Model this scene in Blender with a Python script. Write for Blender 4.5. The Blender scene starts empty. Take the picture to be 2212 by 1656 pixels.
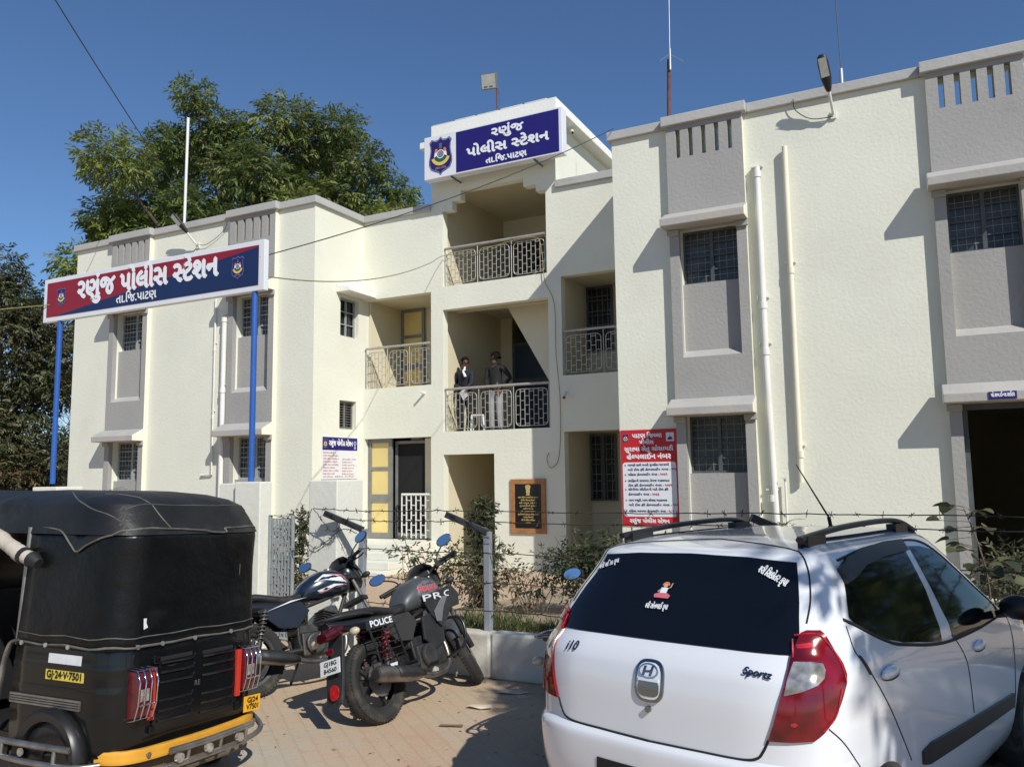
import bpy, bmesh, math, random
from mathutils import Vector, Matrix, noise
from math import radians as R, sin, cos, pi
S = bpy.context.scene
COL = S.collection
# ---------------------------------------------------------------- camera
cam = bpy.data.objects.new('camera', bpy.data.cameras.new('camera')); COL.objects.link(cam)
def cam_axes(yaw, pitch, roll):
    fw = Vector((-sin(yaw)*cos(pitch), cos(yaw)*cos(pitch), sin(pitch)))
    rt = Vector((cos(yaw), sin(yaw), 0)); up = rt.cross(fw)
    return fw, rt*cos(roll)+up*sin(roll), up*cos(roll)-rt*sin(roll)
fw, rt, up = cam_axes(R(26.8945), R(6.3845), R(-0.8016))
CAMP = Vector((0, -12.948, 1.85))
cam.matrix_world = Matrix(((rt.x, up.x, -fw.x, CAMP.x), (rt.y, up.y, -fw.y, CAMP.y), (rt.z, up.z, -fw.z, CAMP.z), (0, 0, 0, 1)))
cam.data.sensor_width = 36; cam.data.lens = 36*1766.47/2212
cam.data.clip_start = .05; cam.data.clip_end = 2000
S.camera = cam
# ---------------------------------------------------------------- light
SUNV = Vector((1.46, -1.0, 1.44)).normalized()      # towards the sun
w = bpy.data.worlds.new('World'); S.world = w; w.use_nodes = True
nt = w.node_tree
sky = nt.nodes.new('ShaderNodeTexSky'); sky.sky_type = 'NISHITA'; sky.sun_disc = False
sky.sun_elevation = math.asin(SUNV.z); sky.sun_rotation = math.atan2(SUNV.x, SUNV.y)
sky.altitude = 100; sky.air_density = 1.0; sky.dust_density = 0.0; sky.ozone_density = 8.0
bg = nt.nodes['Background']; bg.inputs[1].default_value = 0.105
nt.links.new(sky.outputs[0], bg.inputs[0])
sun = bpy.data.objects.new('sun', bpy.data.lights.new('sun', 'SUN')); COL.objects.link(sun)
sun.data.energy = 4.6; sun.data.angle = R(.5); sun.data.color = (1, .975, .91)
sun.rotation_euler = (-SUNV).to_track_quat('-Z', 'Y').to_euler(); sun.location = (10, -10, 20)
S.view_settings.view_transform = 'Standard'; S.view_settings.look = 'None'
S.view_settings.exposure = 0.0; S.view_settings.gamma = 1
S.render.engine = 'CYCLES'; S.cycles.max_bounces = 8; S.cycles.use_denoising = True
rng = random.Random(7)
# ---------------------------------------------------------------- helpers
def tag(o, label=None, cat=None, group=None, kind=None):
    if label: o['label'] = label
    if cat: o['category'] = cat
    if group: o['group'] = group
    if kind: o['kind'] = kind
    return o
def thing(name, label, cat, loc=(0, 0, 0), rz=0, group=None):
    o = bpy.data.objects.new(name, None); COL.objects.link(o); o.empty_display_size = .2
    o.location = loc; o.rotation_euler = (0, 0, rz)
    return tag(o, label, cat, group)
def mw(o):
    m = Matrix.LocRotScale(o.location, o.rotation_euler, o.scale)
    return mw(o.parent) @ m if o.parent else m
def copy_tree(o, parent=None):
    c = o.copy(); COL.objects.link(c); c.parent = parent
    for ch in list(o.children): copy_tree(ch, c)
    return c
def V3(*a): return Vector(a)
def catmull(P, n, closed=False):
    P = [Vector(p) for p in P]; out = []; N = len(P)
    for i in range(N if closed else N-1):
        if closed: a, b, c, d = P[i-1], P[i], P[(i+1) % N], P[(i+2) % N]
        else: a, b, c, d = P[max(i-1, 0)], P[i], P[i+1], P[min(i+2, N-1)]
        for k in range(n):
            t = k/n
            out.append(.5*((2*b)+(c-a)*t+(2*a-5*b+4*c-d)*t*t+(3*b-a-3*c+d)*t**3))
    if not closed: out.append(P[-1])
    return out
def lerpt(tab, z):
    if z <= tab[0][0]: return tab[0][1]
    for (a, va), (b, vb) in zip(tab, tab[1:]):
        if z <= b: return va+(vb-va)*(z-a)/(b-a)
    return tab[-1][1]
def smoothtab(tab, z):
    # cubic hermite through the table
    if z <= tab[0][0]: return tab[0][1]
    if z >= tab[-1][0]: return tab[-1][1]
    n = len(tab)
    for i in range(n-1):
        a, b = tab[i], tab[i+1]
        if z <= b[0]:
            def sl(j):
                if j == 0: return (tab[1][1]-tab[0][1])/(tab[1][0]-tab[0][0])
                if j == n-1: return (tab[-1][1]-tab[-2][1])/(tab[-1][0]-tab[-2][0])
                s0 = (tab[j][1]-tab[j-1][1])/(tab[j][0]-tab[j-1][0]); s1 = (tab[j+1][1]-tab[j][1])/(tab[j+1][0]-tab[j][0])
                return 0 if s0*s1 <= 0 else 2*s0*s1/(s0+s1)
            h = b[0]-a[0]; t = (z-a[0])/h; m0, m1 = sl(i)*h, sl(i+1)*h
            return (2*t**3-3*t*t+1)*a[1]+(t**3-2*t*t+t)*m0+(-2*t**3+3*t*t)*b[1]+(t**3-t*t)*m1
class M:
    def __init__(s): s.v = []; s.f = []; s.m = []
    def add(s, vs, fs, mi=0, T=None):
        o = len(s.v)
        s.v += [(T @ Vector(p)) if T else Vector(p) for p in vs]
        for k, f in enumerate(fs): s.f.append(tuple(i+o for i in f)); s.m.append(mi[k] if isinstance(mi, list) else mi)
        return s
    def box(s, x0, x1, y0, y1, z0, z1, mi=0, T=None):
        v = [(x0, y0, z0), (x1, y0, z0), (x1, y1, z0), (x0, y1, z0), (x0, y0, z1), (x1, y0, z1), (x1, y1, z1), (x0, y1, z1)]
        return s.add(v, [(0, 3, 2, 1), (4, 5, 6, 7), (0, 1, 5, 4), (1, 2, 6, 5), (2, 3, 7, 6), (3, 0, 4, 7)], mi, T)
    def tube(s, P, r, n=8, mi=0, T=None, cap=True, closed=False, flat=1.0):
        P = [Vector(p) for p in P]; N = len(P)
        rr = r if isinstance(r, (list, tuple)) else [r]*N
        rings = []; ref = None
        for i in range(N):
            if closed: d = P[(i+1) % N]-P[i-1]
            else: d = P[min(i+1, N-1)]-P[max(i-1, 0)]
            d = d.normalized() if d.length > 1e-9 else Vector((0, 0, 1))
            if ref is None:
                ref = d.orthogonal().normalized()
                if abs(d.z) < .95: ref = d.cross(Vector((0, 0, 1))).normalized()
            a = (ref-d*ref.dot(d)); a = a.normalized() if a.length > 1e-6 else d.orthogonal().normalized()
            ref = a; b = d.cross(a)
            rings.append([P[i]+(a*cos(2*pi*k/n)+b*sin(2*pi*k/n)*flat)*rr[i] for k in range(n)])
        return s.loft(rings, mi, T, cap, closed)
    def loft(s, rings, mi=0, T=None, cap=True, closed=False, open_ring=False):
        n = len(rings[0]); N = len(rings); v = [p for r_ in rings for p in r_]; f = []
        for i in range(N if closed else N-1):
            for k in range(n-1 if open_ring else n):
                a, b = i*n+k, i*n+(k+1) % n; j = ((i+1) % N)*n
                f.append((a, b, j+(k+1) % n, j+k))
        if cap and not closed:
            f.append(tuple(range(n-1, -1, -1))); f.append(tuple((N-1)*n+k for k in range(n)))
        return s.add(v, f, mi, T)
    def cyl(s, p0, p1, r0, r1=None, n=12, mi=0, T=None):
        return s.tube([p0, p1], [r0, r0 if r1 is None else r1], n, mi, T)
    def lathe(s, prof, n=24, mi=0, T=None):
        rings = [[(r*cos(2*pi*k/n), r*sin(2*pi*k/n), z) for k in range(n)] for r, z in prof]
        return s.loft(rings, mi, T, cap=False)
    def prism(s, poly, w0, w1, T=None, mi=0):
        n = len(poly); v = [(a, b, w0) for a, b in poly]+[(a, b, w1) for a, b in poly]
        f = [tuple(range(n-1, -1, -1)), tuple(range(n, 2*n))]+[(i, (i+1) % n, n+(i+1) % n, n+i) for i in range(n)]
        return s.add(v, f, mi, T)
    def flat(s, poly, w0=0, T=None, mi=0):
        return s.add([(a, b, w0) for a, b in poly], [tuple(range(len(poly)))], mi, T)
    def ell(s, c, rx, ry, rz, n=12, k=8, mi=0, T=None):
        c = Vector(c); rings = []
        for i in range(k+1):
            a = -pi/2+pi*i/k; q = max(cos(a), .02)
            rings.append([c+Vector((rx*q*cos(2*pi*j/n), ry*q*sin(2*pi*j/n), rz*sin(a))) for j in range(n)])
        return s.loft(rings, mi, T)
    def slab(s, us, vs, holes, d0, d1, T, mi=0, jm=None):
        us = sorted(set(us) | {h[0] for h in holes} | {h[1] for h in holes}); us = [u for u in us]
        vs = sorted(set(vs) | {h[2] for h in holes} | {h[3] for h in holes})
        us = [u for u in us if us[0] <= u]; jm = mi if jm is None else jm
        nu, nv = len(us)-1, len(vs)-1
        def solid(i, j):
            if i < 0 or j < 0 or i >= nu or j >= nv: return False
            cu, cv = (us[i]+us[i+1])/2, (vs[j]+vs[j+1])/2
            return not any(h[0] < cu < h[1] and h[2] < cv < h[3] for h in holes)
        idx = {}; v = []; f = []; mm = []
        def P(i, j, d):
            k = (i, j, d)
            if k not in idx: idx[k] = len(v); v.append((us[i], vs[j], d))
            return idx[k]
        for i in range(nu):
            for j in range(nv):
                if not solid(i, j): continue
                f.append((P(i, j, d0), P(i+1, j, d0), P(i+1, j+1, d0), P(i, j+1, d0))); mm.append(mi)
                f.append((P(i, j, d1), P(i, j+1, d1), P(i+1, j+1, d1), P(i+1, j, d1))); mm.append(mi)
                for (di, dj, a, b) in ((-1, 0, (i, j), (i, j+1)), (1, 0, (i+1, j+1), (i+1, j)), (0, -1, (i+1, j), (i, j)), (0, 1, (i, j+1), (i+1, j+1))):
                    if not solid(i+di, j+dj):
                        f.append((P(*a, d0), P(*b, d0), P(*b, d1), P(*a, d1))); mm.append(jm if di else mi)
        return s.add(v, f, mm, T)
    def parts(s, *a, **k):
        '''build every connected piece as an object of its own'''
        n = len(s.v); par = list(range(n))
        def fd(x):
            while par[x] != x: par[x] = par[par[x]]; x = par[x]
            return x
        for f in s.f:
            for q in f[1:]: par[fd(q)] = fd(f[0])
        G = {}
        for f, mi in zip(s.f, s.m): G.setdefault(fd(f[0]), []).append((f, mi))
        out = []
        for fs in G.values():
            m = M(); mp = {}
            for f, mi in fs:
                ids = []
                for q in f:
                    if q not in mp: mp[q] = len(m.v); m.v.append(s.v[q].copy())
                    ids.append(mp[q])
                m.f.append(tuple(ids)); m.m.append(mi)
            out.append(m.build(*a, **k))
        return out
    def build(s, name, mats, parent=None, smooth=None, bevel=0, subd=0, world=False, loc=None, kind=None, solid=0):
        me = bpy.data.meshes.new(name)
        if world and parent is not None:
            I = mw(parent).inverted(); s.v = [I @ p for p in s.v]
        if loc is not None: L = Vector(loc); s.v = [p-L for p in s.v]
        me.from_pydata([tuple(p) for p in s.v], [], s.f)
        if not isinstance(mats, (list, tuple)): mats = [mats]
        for m in mats: me.materials.append(m)
        if len(mats) > 1: me.polygons.foreach_set('material_index', s.m)
        bm = bmesh.new(); bm.from_mesh(me); bmesh.ops.recalc_face_normals(bm, faces=bm.faces); bm.to_mesh(me); bm.free()
        if smooth is not None:
            me.polygons.foreach_set('use_smooth', [True]*len(me.polygons)); me.set_sharp_from_angle(angle=R(smooth))
        o = bpy.data.objects.new(name, me); COL.objects.link(o)
        if parent is not None: o.parent = parent
        if loc is not None: o.location = loc
        if solid:
            md = o.modifiers.new('solid', 'SOLIDIFY'); md.thickness = solid; md.offset = -1
        if bevel:
            md = o.modifiers.new('bevel', 'BEVEL'); md.width = bevel; md.segments = 2; md.limit_method = 'ANGLE'; md.angle_limit = R(40)
        if subd:
            md = o.modifiers.new('subd', 'SUBSURF'); md.levels = md.render_levels = subd
        if kind: o['kind'] = kind
        return o
def XZ(y=0):   # maps (u,v,w) -> world (x=u, z=v, y=w)
    return Matrix(((1, 0, 0, 0), (0, 0, 1, y), (0, 1, 0, 0), (0, 0, 0, 1)))
def YZ(x=0):   # (u,v,w) -> (y=u, z=v, x=w)
    return Matrix(((0, 0, 1, x), (1, 0, 0, 0), (0, 1, 0, 0), (0, 0, 0, 1)))
def frame(o, u, v):   # matrix whose columns are u, v, u x v, origin o
    u = Vector(u).normalized(); v = Vector(v); w_ = u.cross(v).normalized(); v = w_.cross(u)
    return Matrix(((u.x, v.x, w_.x, o[0]), (u.y, v.y, w_.y, o[1]), (u.z, v.z, w_.z, o[2]), (0, 0, 0, 1)))
def leaf_mesh(name, pts, mats, parent=None, kind=None, world=False):
    """pts: list of (pos, dir, normal, length, width, mat)"""
    v = []; f = []; mi = []
    I = mw(parent).inverted() if (world and parent is not None) else None
    for p, d, nrm, L, W, m in pts:
        sdir = d.cross(nrm)
        if sdir.length < 1e-6: sdir = d.orthogonal()
        sdir.normalize(); o = len(v)
        q = [p, p+d*L*.45+sdir*W*.5-nrm*L*.04, p+d*L-nrm*L*.14, p+d*L*.45-sdir*W*.5-nrm*L*.04]
        v += [(I @ x) if I else x for x in q]; f.append((o, o+1, o+2)); f.append((o, o+2, o+3)); mi += [m, m]
    me = bpy.data.meshes.new(name); me.from_pydata([tuple(x) for x in v], [], f)
    for m in mats: me.materials.append(m)
    me.polygons.foreach_set('material_index', mi)
    o = bpy.data.objects.new(name, me); COL.objects.link(o); o.parent = parent
    if kind: o['kind'] = kind
    return o
def rdir(r):
    z = r.uniform(-1, 1); a = r.uniform(0, 2*pi); q = math.sqrt(1-z*z)
    return Vector((q*cos(a), q*sin(a), z))
# ---------------------------------------------------------------- materials
def mat(name, col, rough=.6, metal=0, var=.12, vs=3.0, bump=0, bs=30, coat=0, spec=.5, dirt=None, ds=1.2, dth=.5, trans=0, sss=0, bd=None, alpha=1):
    m = bpy.data.materials.new(name); m.use_nodes = True; t = m.node_tree; N = t.nodes; L = t.links
    b = N['Principled BSDF']
    b.inputs['Roughness'].default_value = rough; b.inputs['Metallic'].default_value = metal
    b.inputs['Coat Weight'].default_value = coat; b.inputs['Specular IOR Level'].default_value = spec
    b.inputs['Transmission Weight'].default_value = trans
    if sss: b.inputs['Subsurface Weight'].default_value = sss; b.inputs['Subsurface Radius'].default_value = (.02, .01, .005)
    tc = N.new('ShaderNodeTexCoord'); no = N.new('ShaderNodeTexNoise'); no.inputs['Scale'].default_value = vs; no.inputs['Detail'].default_value = 6
    L.new(tc.outputs['Object'], no.inputs['Vector'])
    rp = N.new('ShaderNodeMapRange'); rp.inputs[1].default_value = .3; rp.inputs[2].default_value = .7; rp.inputs[3].default_value = 1-var; rp.inputs[4].default_value = 1+var
    L.new(no.outputs[0], rp.inputs[0])
    mx = N.new('ShaderNodeMix'); mx.data_type = 'RGBA'; mx.blend_type = 'MULTIPLY'; mx.inputs[0].default_value = 1
    mx.inputs[6].default_value = (*col, 1); L.new(rp.outputs[0], mx.inputs[7]); out = mx.outputs[2]
    if dirt:
        n2 = N.new('ShaderNodeTexNoise'); n2.inputs['Scale'].default_value = ds; n2.inputs['Detail'].default_value = 9; n2.inputs['Roughness'].default_value = .65
        L.new(tc.outputs['Object'], n2.inputs['Vector'])
        r2 = N.new('ShaderNodeMapRange'); r2.inputs[1].default_value = dth; r2.inputs[2].default_value = dth+.22; L.new(n2.outputs[0], r2.inputs[0])
        m2 = N.new('ShaderNodeMix'); m2.data_type = 'RGBA'; L.new(r2.outputs[0], m2.inputs[0]); L.new(out, m2.inputs[6]); m2.inputs[7].default_value = (*dirt, 1); out = m2.outputs[2]
        r3 = N.new('ShaderNodeMapRange'); r3.inputs[3].default_value = rough; r3.inputs[4].default_value = min(1, rough+.35); L.new(r2.outputs[0], r3.inputs[0]); L.new(r3.outputs[0], b.inputs['Roughness'])
    L.new(out, b.inputs['Base Color'])
    if bump:
        n3 = N.new('ShaderNodeTexNoise'); n3.inputs['Scale'].default_value = bs; n3.inputs['Detail'].default_value = 5; n3.inputs['Roughness'].default_value = .55
        L.new(tc.outputs['Object'], n3.inputs['Vector'])
        bp_ = N.new('ShaderNodeBump'); bp_.inputs['Strength'].default_value = bump; bp_.inputs['Distance'].default_value = bd or .01
        L.new(n3.outputs[0], bp_.inputs['Height']); L.new(bp_.outputs[0], b.inputs['Normal'])
    return m
MT = {}
def mk(name, *a, **k): MT[name] = mat(name, *a, **k); return MT[name]
# ---- materials
mk('cream', (.733, .729, .614), .85, var=.05, vs=.6, bump=.42, bs=19, bd=.014, dirt=(.67, .64, .55), ds=.55, dth=.56)
mk('cream_side', (.74, .72, .58), .85, var=.04, vs=.9, bump=.3, bs=20, bd=.01)
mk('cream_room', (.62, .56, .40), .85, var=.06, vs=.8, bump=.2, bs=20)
mk('bay_gray', (.345, .335, .315), .85, var=.05, vs=.9, bump=.55, bs=18, bd=.014, dirt=(.28, .275, .27), ds=.8, dth=.58)
mk('ledge_gray', (.40, .385, .36), .85, var=.07, vs=1.6, bump=.45, bs=20, bd=.012, dirt=(.46, .41, .35), ds=1.3, dth=.5)
mk('coping_gray', (.43, .42, .40), .85, var=.06, vs=1.1, bump=.5, bs=18, bd=.012, dirt=(.33, .32, .30), ds=.9, dth=.58)
mk('white_plaster', (.78, .77, .71), .8, var=.05, vs=1.0, bump=.4, bs=14, bd=.012, dirt=(.58, .56, .50), ds=1.0, dth=.60)
mk('white_wall', (.70, .69, .60), .85, var=.06, vs=1.3, bump=.4, bs=15, bd=.012, dirt=(.55, .51, .43), ds=1.1, dth=.57)
mk('frame_dark', (.075, .085, .09), .5, var=.2, vs=6)
mk('frame_gray', (.20, .20, .19), .55, var=.12, vs=5)
mk('frame_light', (.33, .34, .33), .5, var=.15, vs=5)
mk('glass_dark', (.012, .016, .018), .06, spec=.6, var=.4, vs=2.5)
mk('pane_dusty', (.045, .055, .055), .25, spec=.5, var=.5, vs=3)
mk('door_yellow', (.70, .55, .22), .6, var=.06, vs=2)
mk('black', (.010, .010, .011), .5, var=.2)
mk('dark_void', (.006, .006, .006), .9, var=.1)  # near-black colour standing in for the dark of unlit interiors
mk('steel_rail', (.43, .41, .38), .42, .35, var=.12, vs=9)
mk('pipe_white', (.72, .71, .66), .5, var=.05, vs=3)
mk('pipe_cream', (.74, .70, .56), .6, var=.05, vs=3)
mk('sign_white', (.72, .73, .76), .4, var=.03, vs=2, dirt=(.55, .56, .58), ds=1.5, dth=.62)
mk('vinyl_white', (.80, .81, .84), .45, var=.02)
mk('sign_blue', (.016, .010, .145), .42, var=.06)
mk('sign_navy', (.008, .022, .09), .45, var=.1, vs=2)
mk('sign_red', (.26, .009, .022), .45, var=.08, vs=2)
mk('poster_red', (.52, .015, .02), .45, var=.05)
mk('emblem_blue', (.018, .012, .12), .45, var=.05)
mk('emblem_line', (.35, .36, .62), .45, var=.02)
mk('ribbon_yellow', (.70, .52, .10), .5, var=.05)
mk('flag_orange', (.72, .19, .06), .5, var=.05)
mk('flag_green', (.02, .10, .05), .5, var=.05)
mk('ink', (.05, .05, .14), .6, var=.05)
mk('ink_red', (.45, .06, .06), .6, var=.05)
mk('wood', (.36, .16, .055), .5, var=.25, vs=8)
mk('granite', (.008, .009, .010), .15, var=.3, vs=40)
mk('gold', (.50, .36, .14), .5, var=.1)
mk('pole_blue', (.025, .10, .38), .4, var=.08, vs=3)
mk('rust', (.13, .05, .03), .75, var=.3, vs=7)
mk('galv', (.42, .44, .46), .45, .5, var=.12, vs=4)
mk('cable_dark', (.03, .03, .03), .6)
mk('cable_yellow', (.26, .24, .10), .6)
mk('lamp_gray', (.16, .17, .17), .45, .3, var=.1)
mk('lamp_lens', (.50, .52, .45), .25, var=.12, vs=9)
# ---- writing
def glyphs(s, size):
    """outline of a run of letters, flat, as (verts, faces, width)"""
    c = bpy.data.curves.new('t', 'FONT'); c.body = s; c.size = size; c.resolution_u = 3; c.fill_mode = 'FRONT'
    o = bpy.data.objects.new('t', c); COL.objects.link(o)
    dg = bpy.context.evaluated_depsgraph_get(); me = bpy.data.meshes.new_from_object(o.evaluated_get(dg))
    v = [tuple(p.co[:2]) for p in me.vertices]; f = [tuple(p.vertices) for p in me.polygons]
    bpy.data.objects.remove(o); bpy.data.curves.remove(c); bpy.data.meshes.remove(me)
    return v, f
def word(s, size=1.0):
    """'~x' means the half form of x: the letter without its right stem; '|' = narrow join"""
    V_, F_ = [], []; x = 0; i = 0; run = ''
    def put(v, f, cut=None):
        nonlocal x
        if not v: return
        x0 = min(p[0] for p in v)
        if cut is not None:
            bm = bmesh.new(); bv = [bm.verts.new((p[0], p[1], 0)) for p in v]
            for q in f:
                try: bm.faces.new([bv[k] for k in q])
                except ValueError: pass
            xm = max(p[0] for p in v); cx = xm-cut*size
            bmesh.ops.bisect_plane(bm, geom=bm.verts[:]+bm.edges[:]+bm.faces[:], plane_co=(cx, 0, 0), plane_no=(1, 0, 0), clear_outer=True)
            bm.verts.ensure_lookup_table(); bm.verts.index_update()
            v = [tuple(q.co[:2]) for q in bm.verts]; f = [tuple(q.index for q in fc.verts) for fc in bm.faces]; bm.free()
        o = len(V_); V_.extend((p[0]-x0+x, p[1]) for p in v); F_.extend(tuple(k+o for k in q) for q in f)
        x += max(p[0] for p in v)-x0+(.0 if cut is not None else .055*size)
    while i < len(s):
        ch = s[i]
        if ch == '~':
            if run: put(*glyphs(run, size)); run = ''
            v, f = glyphs(s[i+1], size); put(v, f, .16); i += 2; continue
        if ch == ' ':
            if run: put(*glyphs(run, size)); run = ''
            x += .26*size; i += 1; continue
        run += ch; i += 1
    if run: put(*glyphs(run, size))
    return V_, F_
def write(name, s, T, mats, parent, width=None, height=None, size=1.0, align='C', bold=0, slant=0, world=False):
    """letters lying on the plane T (u right, v up, w out); fitted to width x height of the letter body"""
    v, f = word(s, 1.0)
    x0, x1 = min(p[0] for p in v), max(p[0] for p in v)
    sx = sy = size
    if height: sy = sx = height/.55
    if width: sx = width/(x1-x0)
    if width and not height: sy = sx
    off = {'C': -(x0+x1)/2, 'L': -x0, 'R': -x1}[align]
    m = M(); k = 0
    sh = [(0, 0)] if not bold else [(0, 0), (bold, 0), (-bold, 0), (0, bold), (0, -bold)]
    for dx, dy in sh:
        m.add([((p[0]+off)*sx+dx+slant*p[1]*sy, p[1]*sy+dy, .0004*k) for p in v], f, 0, T); k += 1
    return m.build(name, mats, parent, world=world)
def ribbon(m, c, r0, r1, a0, a1, n, w0, T, mi):
    for k in range(n):
        b0, b1 = R(a0+(a1-a0)*k/n), R(a0+(a1-a0)*(k+1)/n)
        m.add([(c[0]+q*cos(b), c[1]+q*sin(b), w0) for q, b in ((r0, b0), (r1, b0), (r1, b1), (r0, b1))], [(0, 1, 2, 3)], mi, T)
def disc(m, c, r, w0, T, mi, n=20): m.flat([(c[0]+r*cos(2*pi*k/n), c[1]+r*sin(2*pi*k/n)) for k in range(n)], w0, T, mi)
SHIELD = [(0, .50), (.07, .43), (.17, .42), (.26, .46), (.33, .38), (.30, .30), (.29, .18), (.31, .05), (.34, -.08), (.34, -.20), (.28, -.33), (.16, -.39), (.06, -.43), (0, -.50)]
def emblem(parent, T, h, small=False, name='emblem'):
    m = M(); half = SHIELD; out = half+[(-x, y) for x, y in half[-2:0:-1]]
    sc = lambda q, k: [(x*h*k, y*h*k) for x, y in q]
    m.flat(sc(out, 1.0), .001, T, 0); m.flat(sc(out, .955), .0016, T, 1); m.flat(sc(out, .925), .0022, T, 0)
    c = (0, -.0*h)
    ribbon(m, (0, .04*h), .20*h, .285*h, 200, 340, 12, .0034, T, 2)
    ribbon(m, (0, .04*h), .11*h, .20*h, 205, 335, 10, .0030, T, 5)
    for sgn in (1, -1):
        m.flat([(sgn*.10*h, .02*h), (sgn*.19*h, -.02*h), (sgn*.17*h, .10*h), (sgn*.10*h, .12*h)], .0030, T, 3)
        m.flat([(sgn*.09*h, .10*h), (sgn*.17*h, .10*h), (sgn*.16*h, .19*h), (sgn*.09*h, .20*h)], .0032, T, 4)
    disc(m, (0, .05*h), .115*h, .0040, T, 3); disc(m, (0, .05*h), .092*h, .0046, T, 0); disc(m, (0, .05*h), .075*h, .0052, T, 6)
    for k in range(12):
        a = 2*pi*k/12; m.flat([(.02*h*cos(a)-.004*h*sin(a), .05*h+.02*h*sin(a)+.004*h*cos(a)), (.07*h*cos(a), .05*h+.07*h*sin(a)), (.02*h*cos(a)+.004*h*sin(a), .05*h+.02*h*sin(a)-.004*h*cos(a))], .0058, T, 0)
    m.flat([(-.045*h, .20*h), (.045*h, .20*h), (.03*h, .26*h), (.05*h, .33*h), (-.05*h, .33*h), (-.03*h, .26*h)], .0030, T, 7)
    v, f = word('ગુજરાત પોલીસ', 1.0); wd = max(p[0] for p in v)
    m.add([((p[0]-wd/2)*.34*h/wd*.95, p[1]*.075*h-.33*h, .003) for p in v], f, 8, T)
    return m.build(name, [MT['emblem_blue'], MT['emblem_line'], MT['ribbon_yellow'], MT['vinyl_white'], MT['flag_orange'], MT['flag_green'], MT['galv'], MT['lamp_gray'], MT['gold']], parent)
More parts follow.
